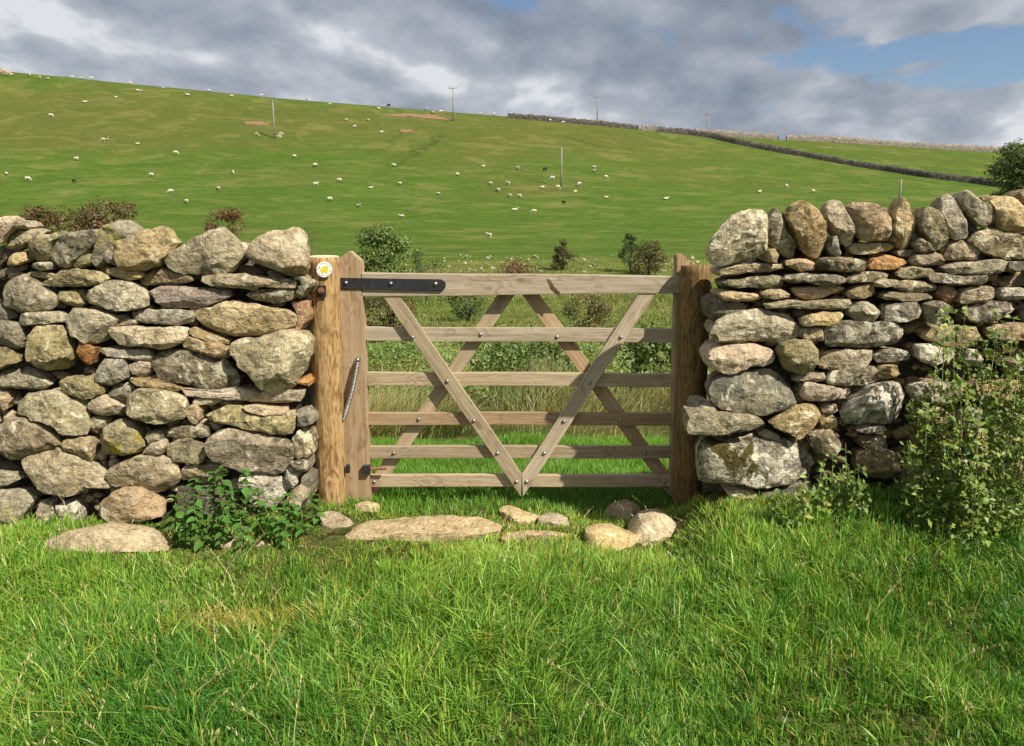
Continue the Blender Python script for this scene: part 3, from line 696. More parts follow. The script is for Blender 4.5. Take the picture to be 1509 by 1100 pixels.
# strap hinge
def plate(name, pts, th, mat, parent, yf):
    q = [g(x, y, yf) for x, y in pts]; cx = sum(p[0] for p in q)/len(q); cz = sum(p[1] for p in q)/len(q); bm = bmesh.new()
    fr = [bm.verts.new((p[0]-cx, -th/2, p[1]-cz)) for p in q]; bk = [bm.verts.new((p[0]-cx, th/2, p[1]-cz)) for p in q]; n = len(q)
    bm.faces.new(fr); bm.faces.new(bk[::-1])
    for j in range(n): bm.faces.new((fr[j], bk[j], bk[(j+1) % n], fr[(j+1) % n]))
    bmesh.ops.recalc_face_normals(bm, faces=bm.faces)
    bmesh.ops.bevel(bm, geom=bm.edges[:], offset=min(.0015, th*.3), segments=1, affect='EDGES')
    return link(name, bm_mesh(name, bm, mat), (cx, yf+th/2, cz), parent)
strap = plate('strap_hinge', [(494, 409.5), (650, 412), (655, 414.5), (657, 419), (656, 425), (651, 428.5), (494, 425.5)], .008, IRON, gate, GY-.0465)
for px, py in ((510, 417), (576, 418), (642, 418.5)):
    q = at(px, py, GY-.047); link('bolt', bolt_me, (q.x, GY-.047, q.z), strap)
hb = plate('lower_hinge', [(534, 687), (545, 687), (545, 700), (534, 700)], .03, IRON, gate, GY-.062)
bm = bmesh.new(); r_ = bmesh.ops.create_cone(bm, cap_ends=True, segments=12, radius1=.008, radius2=.008, depth=.10); bmesh.ops.rotate(bm, verts=bm.verts, cent=(0, 0, 0), matrix=Matrix.Rotation(math.pi/2, 3, 'Y'))
q = at(556, 690.5, GY-.03); link('hinge_bolt', bm_mesh('hinge_bolt', bm, RUST), (q.x, GY-.035, q.z), hb)
# coil spring that pulls the gate shut
def tube(path, rad, mat, name, seg=6):
    V = []; Fc = []; n = len(path)
    for i, p in enumerate(path):
        d = (Vector(path[min(i+1, n-1)])-Vector(path[max(i-1, 0)])).normalized(); a = d.orthogonal().normalized() if abs(d.z) > .9 else d.cross(Vector((0, 0, 1))).normalized(); b = d.cross(a); rr = rad[i] if hasattr(rad, '__len__') else rad
        for j in range(seg): th = math.tau*j/seg; V.append(Vector(p)+(a*math.cos(th)+b*math.sin(th))*rr)
    for i in range(n-1):
        for j in range(seg): Fc.append((i*seg+j, i*seg+(j+1) % seg, (i+1)*seg+(j+1) % seg, (i+1)*seg+j))
    F_ = [k for f in Fc for k in f]; sz = [4]*len(Fc)
    F_ += list(range(seg))[::-1]; sz.append(seg); F_ += [(n-1)*seg+j for j in range(seg)]; sz.append(seg)
    return mesh_np(name, [tuple(v) for v in V], F_, sz, mat, smooth=True)
s0 = at(527, 533, GY-.062); s1 = at(505.5, 619, GY-.105); sd = s1-s0; L = sd.length; sd.normalize(); sa = sd.orthogonal().normalized(); sb = sd.cross(sa); path = []
for k in range(44*9):
    f = k/(44*9-1); th = k/9*math.tau; sag = Vector((.009*math.sin(f*math.pi), 0, 0)); path.append(tuple(sd*(L*(f-.5))+sag+(sa*math.cos(th)+sb*math.sin(th))*.0108))
link('spring', tube(path, .0027, STEEL, 'spring', 5), (s0+s1)/2, gate)
bm = bmesh.new(); dome(bm, (0, 0, 0), .014, .03); link('spring_hook', bm_mesh('spring_hook', bm, STEEL, True), (s0.x, s0.y+.025, s0.z+.008), gate)
# the splintered knot in the top rail
bm = bmesh.new(); kk = [(806, 411), (811, 413), (818, 424), (826, 432), (824, 438), (819, 433), (812, 426), (808, 417)]; kq = [g(x, y, GY-.035) for x, y in kk]; cx = sum(p[0] for p in kq)/8; cz = sum(p[1] for p in kq)/8
vs = [bm.verts.new((p[0]-cx, -.0012, p[1]-cz)) for p in kq]; bm.faces.new(vs); ex = bmesh.ops.extrude_face_region(bm, geom=bm.faces[:]); bmesh.ops.translate(bm, vec=(0, .003, 0), verts=[v for v in ex['geom'] if isinstance(v, bmesh.types.BMVert)]); bmesh.ops.recalc_face_normals(bm, faces=bm.faces)
link('split_knot', bm_mesh('split_knot', bm, plain('split_wood', (.10, .06, .03), .9, 0, .5)), (cx, GY-.0345, cz), gate)

def post(label, pt, pb, rt, rb, mat, endmat, Y, tiltcut, seed, bury=.25):
    top = at(*pt, Y); bot = at(*pb, Y); d = top-bot; bot = bot-d.normalized()*bury; Ln = (top-bot).length; N = 40; V = []; rings = 46; rs = np.random.RandomState(seed); off = Vector(rs.uniform(-9, 9, 3))
    root = thing('gate_post', (bot.x, bot.y, bot.z+bury), label, 'gate post', 'round timber gate posts')
    for i in range(rings):
        f = i/(rings-1); rr = rb+(rt-rb)*f
        for j in range(N):
            th = math.tau*j/N; n_ = mnoise.noise(Vector((math.cos(th)*1.3, math.sin(th)*1.3, f*4))+off)*.05+mnoise.noise(Vector((math.cos(th)*4, math.sin(th)*4, f*9))+off)*.022
            q = rr*(1+n_); x = f*Ln+(tiltcut*math.sin(th+math.pi/2)*rr if i == rings-1 else 0)
            V.append((x, q*math.cos(th), q*math.sin(th)))
    V.append((Ln, 0, 0)); V.append((0, 0, 0)); Fc = []; sz = []
    for i in range(rings-1):
        for j in range(N): Fc += [i*N+j, i*N+(j+1) % N, (i+1)*N+(j+1) % N, (i+1)*N+j]; sz.append(4)
    nside = len(sz)
    for j in range(N): Fc += [(rings-1)*N+j, (rings-1)*N+(j+1) % N, rings*N]; sz.append(3)
    for j in range(N): Fc += [(j+1) % N, j, rings*N+1]; sz.append(3)
    me = mesh_np('post_shaft', V, Fc, sz, mat, smooth=True); me.materials.append(endmat)
    mi = np.zeros(len(sz), np.int32); mi[nside:nside+N] = 1; me.polygons.foreach_set('material_index', mi); sm = np.ones(len(sz), bool); sm[nside:] = False; me.polygons.foreach_set('use_smooth', sm)
    o = link('post_shaft', me, bot, root); o.rotation_mode = 'QUATERNION'; o.rotation_quaternion = (top-bot).to_track_quat('X', 'Z')
    return root
PY = 3.74
post_l = post('peeled golden timber gate post carrying the round waymark disc', (477.5, 378), (488.5, 752), 20.4*pxm, 23*pxm, W_LOG, W_END, PY, .05, 3)
post_r = post('dark brown treated round gate post at the latch end of the gate', (1026.5, 392), (1013, 730), 21.5*pxm, 20.5*pxm, W_DARK, plain('post_end', (.36, .31, .25), .85), PY, .10, 4)
# waymark disc
PF = PY-.0865
def disc_pts(px, py, r, n=32): return [(px+r*math.cos(math.tau*k/n), py+r*math.sin(math.tau*k/n)) for k in range(n)]
wm = plate('waymark_disc', disc_pts(477.5, 397.6, 11.6, 40), .004, WHITE, post_l, PF)
zc = lambda s: [(450+x/13.75, 365+y/13.75) for x, y in s]
plate('waymark_arrow', zc([(300, 445), (330, 415), (365, 398), (385, 376), (430, 380), (440, 402), (465, 395), (466, 440), (460, 480), (435, 525), (412, 515), (400, 490), (375, 505), (345, 522), (325, 500), (310, 470)]), .0014, YELLOW, wm, PF-.0016)
for x, y, r in ((288, 398, 13), (247, 437, 11), (510, 475, 10), (358, 555, 11), (435, 389, 11), (364, 368, 8)):
    plate('print_dot', zc([(x+r*math.cos(k), y+r*math.sin(k)) for k in np.linspace(0, 5.5, 8)]), .0008, INK, wm, PF-.0030)
bmt = bmesh.new()
for a0, a1 in ((-125, -15), (110, 155), (40, 75)):
    for a in np.arange(a0, a1, 7.5):
        a = R(a); cxp, czp = 378+132*math.cos(a), 448+132*math.sin(a); tx, tz = -math.sin(a), math.cos(a); nx_, nz_ = math.cos(a), math.sin(a); hw, hh = 5.0, random.uniform(5, 9)
        pts = [(cxp+s*tx*hw+r_*nx_*hh, czp+s*tz*hw+r_*nz_*hh) for s, r_ in ((-1, -1), (1, -1), (1, 1), (-1, 1))]
        q = [at(px, py, PF-.0006) for px, py in zc(pts)]; bmt.faces.new([bmt.verts.new(v) for v in q])
link('print_ring', bm_mesh('print_ring', bmt, INK), (0, 0, 0), wm, kind='stuff')
pl = plate('hinge_plate', [(466.5, 421), (480, 421), (480.5, 438), (467, 438)], .008, IRON, post_l, PF-.002)
bm = bmesh.new(); bmesh.ops.create_cone(bm, cap_ends=True, segments=6, radius1=.016, radius2=.016, depth=.016); bmesh.ops.rotate(bm, verts=bm.verts, cent=(0, 0, 0), matrix=Matrix.Rotation(math.pi/2, 3, 'X'))
q = at(474, 428.5, PF); link('nut', bm_mesh('nut', bm, RUST), (q.x, PF-.009, q.z), pl)
bm = bmesh.new(); bmesh.ops.create_cone(bm, cap_ends=True, segments=12, radius1=.0085, radius2=.0085, depth=.045); bmesh.ops.rotate(bm, verts=bm.verts, cent=(0, 0, 0), matrix=Matrix.Rotation(math.pi/2, 3, 'X'))
link('bolt_end', bm_mesh('bolt_end', bm, RUST), (q.x, PF-.018, q.z), pl)
plate('lower_hinge_plate', [(509, 686), (515, 686), (515, 698), (509, 698)], .02, IRON, post_l, PY-.035)

# ------------------------------------------------------------------ boulders in the grass
BOULD = [  # (outline, 'flat' on the ground / 'up' standing, z or Y, dome height, label)
 ('478,783 510,771 562,766 618,761 669,759 705,760 730,764 747,771 738,777 705,781 660,784 600,786 530,789 488,789', 'flat', .045, 'long worn pale slab lying in the grass before the gate'),
 ('460,759 491,757 509,759 524,768 504,777 486,778 473,771', 'flat', .07, 'worn stone at the foot of the peeled post, touching the long slab'),
 ('520,745 542,742 560,747 560,759 542,766 527,764', 'up', 3.66, 'small blocky stone under the hinge stile of the gate'),
 ('733,742 751,741 776,749 794,755 781,763 759,761 743,754', 'flat', .03, 'flat earth-coloured stone under the point of the gate braces'),
 ('794,759 807,753 822,754 837,764 840,771 815,769 797,766', 'flat', .05, 'small low stone between the long slab and the shaded boulder'),
 ('737,789 756,780 787,777 817,779 835,784 812,787 776,788 748,791', 'flat', .04, 'thin flat stone half sunk in grass beside the end of the long slab'),
 ('887,764 893,754 911,745 929,742 944,748 948,756 940,768 916,773 896,771', 'up', 3.62, 'rounded boulder in the shade at the foot of the gate'),
 ('863,787 883,781 904,781 944,794 936,803 918,812 888,820 873,816 866,800', 'up', 3.22, 'pale wedge-shaped stone in the grass before the rounded sunlit boulder'),
 ('925,784 942,766 960,760 980,762 998,774 1015,797 993,806 967,802 944,796 929,790', 'up', 3.33, 'large rounded sunlit boulder in the grass before the latch end of the gate'),
 ('55,806 82,793 109,785 153,781 196,783 218,789 237,802 250,820 235,828 180,828 110,828 65,820', 'up', 3.20, 'broad flat-topped boulder sunk in the grass before the lichen-spotted wall'),
 ('319,806 325,793 347,792 350,802 345,816 323,818', 'up', 3.25, 'small square stone in the grass before the nettles'),
 ('373,808 385,797 402,804 398,815 377,817', 'up', 3.25, 'small pointed stone in the grass beside the nettles'),
 ('1040,753 1057,747 1064,756 1058,768 1044,768', 'up', 3.30, 'small stone in short grass before the mossy foundation boulder'),
 ('1486,775 1489,750 1500,737 1515,730 1535,752 1530,778', 'up', 3.10, 'grey boulder at the foot of the tall leafy weeds')]
bould_xy = []
for i, (s, kind, v, lab) in enumerate(BOULD):
    pts = P_('P', s); nrw = 'n'
    if kind == 'flat':
        W3 = [on_level(px, py, .035) for px, py in pts]; poly = [(q.x, q.y) for q in W3]
        if sum((a[0]*b[1]-b[0]*a[1]) for a, b in zip(poly, poly[1:]+poly[:1])) < 0: poly = poly[::-1]
        me, c = stone_mesh(poly, v, .1, 500+i, SM['n'], 9, p=2.8, noise_amp=.9, up=True)
        link('boulder', me, (c[0], c[1], .015), label=lab, category='stone', group='stones in the grass before the gate'); bould_xy.append([(q.x, q.y) for q in W3])
    else:
        W3 = [at(px, py, v) for px, py in pts]; poly = [(q.x, q.z) for q in W3]
        dF = .5*min(max(p[0] for p in poly)-min(p[0] for p in poly), .3)
        me, c = stone_mesh(poly, min(dF, .14), min(dF, .16)*1.3, 500+i, SM['n' if i != 13 else 'g'], 10, p=2.4)
        zb = min(p[1] for p in poly); 
        link('boulder', me, (c[0], v, c[1]), label=lab, category='stone', group='stones in the grass before the gate')
        x0, x1 = min(p[0] for p in poly), max(p[0] for p in poly); xm = (x0+x1)/2; hw = (x1-x0)/2
        bould_xy.append([(xm+hw*.95*math.cos(a), v+dF*.75*math.sin(a)+.02) for a in np.linspace(0, math.tau, 14)[:-1]])

# ------------------------------------------------------------------ blades of grass
def blades(P, h, wd, az, lean, face, col, seg=3, tipcol=None, droop=0.35):
    n = len(P); ts = np.array([0, .42, .78, 1.0]) if seg == 3 else np.array([0, .58, 1.0]); d = np.stack([np.cos(az), np.sin(az), np.zeros(n)], 1); s = np.stack([np.cos(face), np.sin(face), np.zeros(n)], 1)
    V = np.zeros((n, seg*2+1, 3)); C = np.zeros((n, seg*2+1, 3)); tipcol = col if tipcol is None else tipcol
    for k, t in enumerate(ts):
        c = P+d*(lean*h*t**1.7)[:, None]; c[:, 2] += h*(t-droop*lean*t*t)
        cc = col*(1-t)+tipcol*t
        if k < seg:
            ww = (wd*(1-.75*t**1.6)/2)[:, None]; V[:, 2*k] = c-s*ww; V[:, 2*k+1] = c+s*ww; C[:, 2*k] = cc; C[:, 2*k+1] = cc
        else: V[:, 2*k] = c; C[:, 2*k] = cc
    m = seg*2+1; b = np.arange(n)[:, None]*m
    pat = []; sz = []
    for k in range(seg-1): pat += [2*k, 2*k+1, 2*k+3, 2*k+2]; sz.append(4)
    k = seg-1; pat += [2*k, 2*k+1, 2*k+2]; sz.append(3)
    return V.reshape(-1, 3), (b+np.array(pat)).ravel(), np.tile(sz, n), C.reshape(-1, 3)
def merge(parts):
    V, L, Z, C = [], [], [], []; o = 0
    for v, l, z, c in parts: V.append(v); L.append(l+o); Z.append(z); C.append(c); o += len(v)
    return np.concatenate(V), np.concatenate(L), np.concatenate(Z), np.concatenate(C)
def inside(poly, x, y, grow=0.0):
    P = np.array(poly); c = P.mean(0); P = c+(P-c)*(1+grow); r = np.zeros(len(x), bool); j = len(P)-1
    for i in range(len(P)):
        cond = ((P[i, 1] > y) != (P[j, 1] > y)) & (x < (P[j, 0]-P[i, 0])*(y-P[i, 1])/(P[j, 1]-P[i, 1]+1e-12)+P[i, 0]); r ^= cond; j = i
    return r
def lerp(a, b, t): return np.asarray(a)[None]*(1-t[:, None])+np.asarray(b)[None]*t[:, None]
rs = np.random.RandomState(21)
def foreground(n, y0, y1):
    # even cover per square metre over the wedge the lens sees, with a margin
    y = np.sqrt(rs.uniform(0, 1, n)*((y1+.9)**2-(y0+.9)**2)+(y0+.9)**2)-.9; x = rs.uniform(-1, 1, n)*(y*.78+.75); return x, y
def fg_grass():
    parts = []
    x, y = foreground(140000, 1.55, 3.62); ntf = 3400; per = 30
    cx_, cy_ = foreground(ntf, 1.55, 3.62); ta = rs.uniform(0, math.tau, (ntf, per)); tr = np.abs(rs.normal(0, .028, (ntf, per)))*rs.uniform(.6, 1.6, (ntf, 1))
    nb_ = len(x); x = np.concatenate([x, (cx_[:, None]+tr*np.cos(ta)).ravel()]); y = np.concatenate([y, (cy_[:, None]+tr*np.sin(ta)).ravel()])
    taz = np.concatenate([np.full(nb_, np.nan), ta.ravel()]); tht = np.concatenate([np.full(nb_, .82), np.repeat(rs.uniform(.8, 1.55, ntf), per)]); tcl = np.concatenate([np.zeros(nb_), np.repeat(rs.normal(0, .3, ntf), per)])
    tus = fbm(x*3.1, y*3.1, 31, 3); mid = fbm(x*1.25+4, y*1.25, 32, 3); colr = fbm(x*2.2, y*2.2+3, 33, 4)
    near_gate = S((y-2.75)/.55)*(1-S((np.abs(x-.05)-1.0)/.5))       # trodden, shorter before the gate
    lw = S((y-2.9)/.35)*S((-x-1.0)/.3)*.55                          # and shorter along the left wall
    hgt = (.076+.034*tus+.022*mid)*(1-.52*np.maximum(near_gate, lw))*rs.uniform(.55, 1.25, len(x))*tht
    keep = np.ones(len(x), bool)
    for p in bould_xy:
        keep &= ~inside(p, x, y, .0); hgt = np.where(inside(p, x, y, .35), hgt*.62, hgt)
    keep &= ~((x < -.98) & (y > LX+.02)); keep &= ~((x > .93) & (y > RX+.03))
    keep &= rs.uniform(0, 1, len(x)) < 1-.25*near_gate*(tus < -.2)
    x, y, hgt, tus, mid, colr, taz, tcl = [a[keep] for a in (x, y, hgt, tus, mid, colr, taz, tcl)]; n = len(x)
    P = np.stack([x, y, zt(x, y)-.01], 1)
    flow = 1.1*fbm(x*1.7, y*1.7, 34, 3)*math.pi; az = flow+rs.normal(0, .9, n); az = np.where(np.isnan(taz), az, np.where(rs.uniform(0, 1, n) < .7, np.nan_to_num(taz)+rs.normal(0, .4, n), az)); lean = np.clip(.5+.3*tus+rs.normal(0, .36, n), .02, 1.5)
    t = np.clip(.5+.42*colr+tcl+rs.normal(0, .26, n), 0, 1); col = lerp((.045, .16, .016), (.29, .48, .07), t**1.1)
    yel = np.exp(-(((x+1.02)/.24)**2+((y-2.58)/.13)**2))
    ng = S((y-2.75)/.55)*(1-S((np.abs(x-.05)-1.0)/.5)); dry = rs.uniform(0, 1, n) < .05+.16*ng+.8*yel+.05*np.clip(mid, 0, 1); dc = lerp((.42, .33, .07), (.34, .33, .07), rs.uniform(0, 1, n)); col = np.where(dry[:, None], dc, col)
    tip = col*np.array((1.15, 1.1, 1.0)); parts.append(blades(P, hgt, rs.uniform(.0024, .0058, n)*np.where(rs.uniform(0, 1, n) < .06, 1.7, 1), az, lean, rs.uniform(0, math.tau, n), col, 3, tip))
    return parts
link('grass', (lambda m: mesh_np('grass', m[0], m[1], m[2], GRASS, m[3], True))(merge(fg_grass())), label='long tufty green meadow grass before the wall and gate', category='grass', kind='stuff')
def stalks():
    n = 520; x, y = foreground(n, 1.6, 3.3)
    wgt = .25+.75*S((-x+.2)/1.2)+.25*S((x-.6)/.8); k = rs.uniform(0, 1, n) < wgt; x, y = x[k], y[k]; n = len(x)
    P = np.stack([x, y, zt(x, y)], 1); h = rs.uniform(.13, .27, n); az = rs.uniform(0, math.tau, n); col = lerp((.48, .40, .18), (.36, .36, .12), rs.uniform(0, 1, n)); lean = rs.uniform(.25, 1.1, n)
    a = blades(P, h, np.full(n, .0028), az, lean, rs.uniform(0, math.tau, n), col, 3)
    # seed heads: a few short grains up the last third of each stalk
    q = []
    for k in range(7):
        t = .66+.05*k; c = P.copy(); d = np.stack([np.cos(az), np.sin(az), np.zeros(n)], 1); c = c+d*(lean*h*t**1.7)[:, None]; c[:, 2] += h*(t-.35*lean*t*t)
        q.append(blades(c, np.full(n, .014), np.full(n, .0042), az+rs.normal(0, 1, n), rs.uniform(.3, .9, n), rs.uniform(0, math.tau, n), lerp((.52, .43, .22), (.45, .38, .17), rs.uniform(0, 1, n)), 2))
    return merge([a]+q)
_m = stalks(); link('seed_stalks', mesh_np('seed_stalks', _m[0], _m[1], _m[2], GRASS, _m[3], True), label='dry straw-coloured seed stalks standing in the meadow grass', category='grass', kind='stuff')
def beyond():
    parts = []
    # meadow just through the gate
    n = 95000; y = rs.uniform(3.62, 7.2, n); x = rs.uniform(-1, 1, n)*(y*.36+.25)+.02*y; tus = fbm(x*2.6, y*2.6, 41, 3)
    k = ~(((x < -1.0) | (x > .93)) & (y < 4.05)); x, y, tus = x[k], y[k], tus[k]; n = len(x)
    for p in bould_xy:
        kk = ~inside(p, x, y); x, y, tus = x[kk], y[kk], tus[kk]; n = len(x)
    h = (.075+.02*tus)*rs.uniform(.6, 1.3, n)*(1-.35*(1-S((y-3.6)/.6)))
    col = lerp((.065, .19, .016), (.19, .37, .038), np.clip(.5+.35*tus+rs.normal(0, .25, n), 0, 1)); dry = rs.uniform(0, 1, n) < .03; col[dry] = (.38, .33, .12)
    parts.append(blades(np.stack([x, y, zt(x, y)-.01], 1), h, rs.uniform(.003, .006, n), rs.uniform(0, math.tau, n), np.clip(rs.normal(.4, .3, n), 0, 1.2), rs.uniform(0, math.tau, n), col, 2))
    return parts
_m = merge(beyond()); link('grass', mesh_np('meadow_grass', _m[0], _m[1], _m[2], GRASS, _m[3], True), label='short bright green grass just through the gate', category='grass', kind='stuff')
def rushes():
    parts = []; n = 42000; y = rs.uniform(6.6, 10.4, n); x = rs.uniform(-1, 1, n)*(y*.40+.5); tus = fbm(x*1.9, y*1.9, 51, 3)
    edge = fbm(x*1.6, y*.6+1, 52, 3); k = (y > 7.15+.75*edge) & (rs.uniform(-1.1, .75, n) < tus) ; x, y, tus = x[k], y[k], tus[k]; n = len(x)
    h = np.maximum(.1, .36+.3*tus)*rs.uniform(.45, 1.25, n); t = np.clip(rs.uniform(-.1, 1, n)+.45*fbm(x*2.4, y*2.4, 54, 3), 0, 1)
    col = lerp((.10, .15, .03), (.48, .41, .17), t**1.3); az = 3.4*fbm(x*2.1, y*2.1, 53, 3)+rs.normal(.3, .7, n)
    parts.append(blades(np.stack([x, y, zt(x, y)], 1), h, rs.uniform(.004, .009, n), az, np.clip(rs.normal(.65, .38, n), .05, 1.5), rs.uniform(0, math.tau, n), col, 3))
    return parts
_m = merge(rushes()); link('rushes', mesh_np('rushes', _m[0], _m[1], _m[2], GRASS, _m[3], True), label='straw-coloured rushes and tall grass behind the gate', category='rushes', kind='stuff')
# leaves as small folded faces: n leaves at C with normals N
def leaf_cloud(C, size, N, col, aspect=.55):
    n = len(C); N = N/np.maximum(1e-6, np.linalg.norm(N, axis=1, keepdims=True)); r = rs.normal(0, 1, (n, 3)); U = np.cross(N, r); U /= np.maximum(1e-6, np.linalg.norm(U, axis=1, keepdims=True)); W = np.cross(N, U)
    s = size[:, None]; V = np.zeros((n, 4, 3)); V[:, 0] = C-U*s*.5; V[:, 1] = C+W*s*aspect*.5+N*s*.1; V[:, 2] = C+U*s*.5; V[:, 3] = C-W*s*aspect*.5+N*s*.1
    b = np.arange(n)[:, None]*4; return V.reshape(-1, 3), (b+np.array([0, 1, 2, 0, 2, 3])).ravel(), np.full(n*2, 3), np.repeat(col, 4, 0)
def undergrowth():
    parts = []; n = 60000; y = rs.uniform(9.8, 19, n); x = rs.uniform(-1, 1, n)*(y*.36+.8); hum = fbm(x*.75, y*.75, 61, 4); k = rs.uniform(-.9, .9, n) < hum; x, y, hum = x[k], y[k], hum[k]; n = len(x)
    top = (.12+.75*np.clip(hum+.2, 0, 1.3)**1.5)*(1-.5*S((y-13)/5)); z = zt(x, y)+top*rs.uniform(.25, 1.0, n)**.6
    lum = np.clip(.5+.35*fbm(x*2.3, y*2.3, 62, 3)+rs.normal(0, .25, n), 0, 1); col = lerp((.075, .14, .022), (.29, .36, .10), lum)
    parts.append(leaf_cloud(np.stack([x, y, z], 1), rs.uniform(.04, .095, n), rs.normal(0, .6, (n, 3))+np.array((0.1, -.35, .8)), col, .5))
    # rough grass on the valley floor and the bank
    n = 85000; y = 10+(56+4*np.sin(rs.uniform(0, 6, n)))*rs.uniform(0, 1, n)**1.25; x = rs.uniform(-1, 1, n)*(y*.62+1); tus = fbm(x*.5, y*.5, 63, 4); h = (.18+.1*tus+.0006*y)*rs.uniform(.5, 1.2, n); t = np.clip(.5+.5*fbm(x*.35, y*.35+9, 64, 4)+rs.normal(0, .2, n), 0, 1)
    col = lerp((.08, .14, .02), (.25, .25, .075), t)
    parts.append(blades(np.stack([x, y, zt(x, y)-.02], 1), np.maximum(h, .05), rs.uniform(.012, .02, n)*(1+y*.045), rs.uniform(0, math.tau, n), np.clip(rs.normal(.6, .3, n), 0, 1.3), rs.uniform(0, math.tau, n), col, 2))
    return parts
_m = merge(undergrowth()); link('undergrowth', mesh_np('undergrowth', _m[0], _m[1], _m[2], LEAF, _m[3]), label='rough weeds and tussocks covering the hollow behind the rushes', category='undergrowth', kind='stuff')

# ------------------------------------------------------------------ shrubs and the tree
def shrub(name, label, category, px, base_py, wpx, hpx, Y, cols, n, seed, group=None, cone=0.0, leaf=None, trunk=None, open_=.0):
    r2 = np.random.RandomState(seed); c = at(px, base_py, Y); W = wpx/1090*Y/math.cos(PITCH)*.98; H = hpx/1090*Y*.98; zb = ztf(c.x, Y); b = Vector((c.x, Y, zb)); top = c.z+H
    H = top-zb; zlo = min(max(0.0, c.z-zb), H*.6)
    root = thing(name, b, label, category, group)
    nb = 12+int(n/250); B = []
    for k in range(nb):
        f = r2.uniform(0, 1); a = r2.uniform(0, math.tau); rad = (W/2)*(1-cone*f)*math.sqrt(r2.uniform(.05, 1))*math.sqrt(max(.05, 1-(abs(f-.42)/.62)**2.2)); B.append((rad*math.cos(a), rad*math.sin(a), zlo+(H-zlo)*(.1+.86*f), r2.uniform(.13, .27)*W*(1-cone*f*.6)))
    B = np.array(B); i = r2.randint(0, nb, n); d = r2.normal(0, 1, (n, 3)); d /= np.linalg.norm(d, axis=1, keepdims=True); rr = r2.uniform(.35, 1, n)**.5
    C = B[i, :3]+d*(B[i, 3]*rr)[:, None]*np.array((1, 1, .8)); C[:, 2] = np.clip(C[:, 2], .02, None)
    tone = np.clip(r2.normal(.5, .28, n)+(i % 5-2)*.09, 0, 1); mix = (r2.uniform(0, 1, n) < .35) if len(cols) > 2 else np.zeros(n, bool)
    col = lerp(cols[0], cols[1], tone)
    if len(cols) > 2: col = np.where(mix[:, None], np.asarray(cols[2])[None], col)
    sz = (leaf if leaf else W*.05)*r2.uniform(.6, 1.4, n)
    m = leaf_cloud(C, sz, d+np.array((0, 0, .5))+r2.normal(0, .5, (n, 3)), col, .6)
    link('crown' if category == 'tree' else 'foliage', mesh_np('foliage', m[0], m[1], m[2], LEAF, m[3]), b, root, kind='stuff')
    V = []; L_ = []; Zs = []
    path_sets = [[(0, 0, -.1), (r2.uniform(-.05, .05)*W, 0, H*.35), (r2.uniform(-.1, .1)*W, 0, H*.75)]]
    for k in range(min(nb, 14)): q = B[k]; path_sets.append([(0, 0, H*r2.uniform(.0, .3)), (q[0]*.45, q[1]*.45, q[2]*.6), (q[0], q[1], q[2])])
    o = 0
    for j, pth in enumerate(path_sets):
        r0 = (trunk or W*.03)*(1 if j == 0 else .5); tm = tube(pth, [r0, r0*.7, r0*.25], BARK, 'b', 5)
        vv = np.zeros(len(tm.vertices)*3, np.float32); tm.vertices.foreach_get('co', vv); V.append(vv.reshape(-1, 3))
        for p_ in tm.polygons: L_ += [o+q for q in p_.vertices]; Zs.append(len(p_.vertices))
        o += len(tm.vertices); bpy.data.meshes.remove(tm)
    link('trunk' if category == 'tree' else 'stem', mesh_np('stem', np.concatenate(V), L_, Zs, BARK, smooth=True), b, root)
    return root
GRN = ((.06, .115, .02), (.22, .29, .085)); DK = ((.035, .065, .014), (.09, .13, .03)); RUSTY = ((.10, .045, .022), (.21, .105, .05), (.07, .075, .025)); BRN = ((.07, .055, .022), (.15, .12, .045), (.07, .09, .025))
SH = 'shrubs in the hollow and on the bank below the pasture'
shrub('shrub', 'rounded bright green shrub behind the hinge end of the gate', 'shrub', 568, 420, 88, 80, 30, GRN, 5200, 1, SH)
shrub('shrub', 'low olive shrub beside the rounded bright green shrub', 'shrub', 627, 408, 44, 40, 31, (DK[0], GRN[1]), 1500, 2, SH)
shrub('shrub', 'small pointed brown shrub on the stony bank above the gate', 'shrub', 829, 398, 48, 44, 58, BRN, 2600, 3, SH, .75)
shrub('shrub', 'slim dark green bush beside the round reddish bush on the bank', 'shrub', 929, 392, 40, 48, 57, DK, 2600, 4, SH, .6)
shrub('shrub', 'round reddish brown bush beside the slim dark green bush', 'shrub', 956, 402, 50, 44, 55, (RUSTY[0], BRN[1], DK[0]), 3200, 5, SH)
shrub('shrub', 'low rusty bracken patch on the stony bank above the top rail', 'shrub', 770, 406, 62, 18, 45, RUSTY[:2], 900, 6, SH)
shrub('shrub', 'dark brown shrub rising behind the pale grey cope stone', 'shrub', 76, 346, 76, 36, 40, RUSTY, 3000, 7, SH)
shrub('shrub', 'rust-brown shrub rising behind the lichen-covered cope stone', 'shrub', 162, 343, 84, 42, 40, RUSTY, 3400, 8, SH)
shrub('shrub', 'small rust-brown shrub rising behind the triangular grey cope stone', 'shrub', 333, 350, 58, 38, 40, RUSTY[:2], 2200, 9, SH)
shrub('shrub', 'thin rusty twigs beside the big tan end cope stone', 'shrub', 455, 366, 30, 34, 40, RUSTY, 380, 10, SH)
shrub('shrub', 'dark shrub with rusty leaves seen under the strap hinge', 'shrub', 578, 505, 80, 75, 17, (DK[0], DK[1], RUSTY[1]), 3000, 11, SH)
shrub('shrub', 'rusty-topped thorn bush seen between the upper rails', 'shrub', 866, 492, 70, 62, 19, (DK[0], GRN[1], RUSTY[1]), 2600, 12, SH)
shrub('shrub', 'leafy green bush seen between the upper rails by the latch end', 'shrub', 955, 565, 110, 75, 10.6, GRN, 3200, 13, SH, leaf=.07)
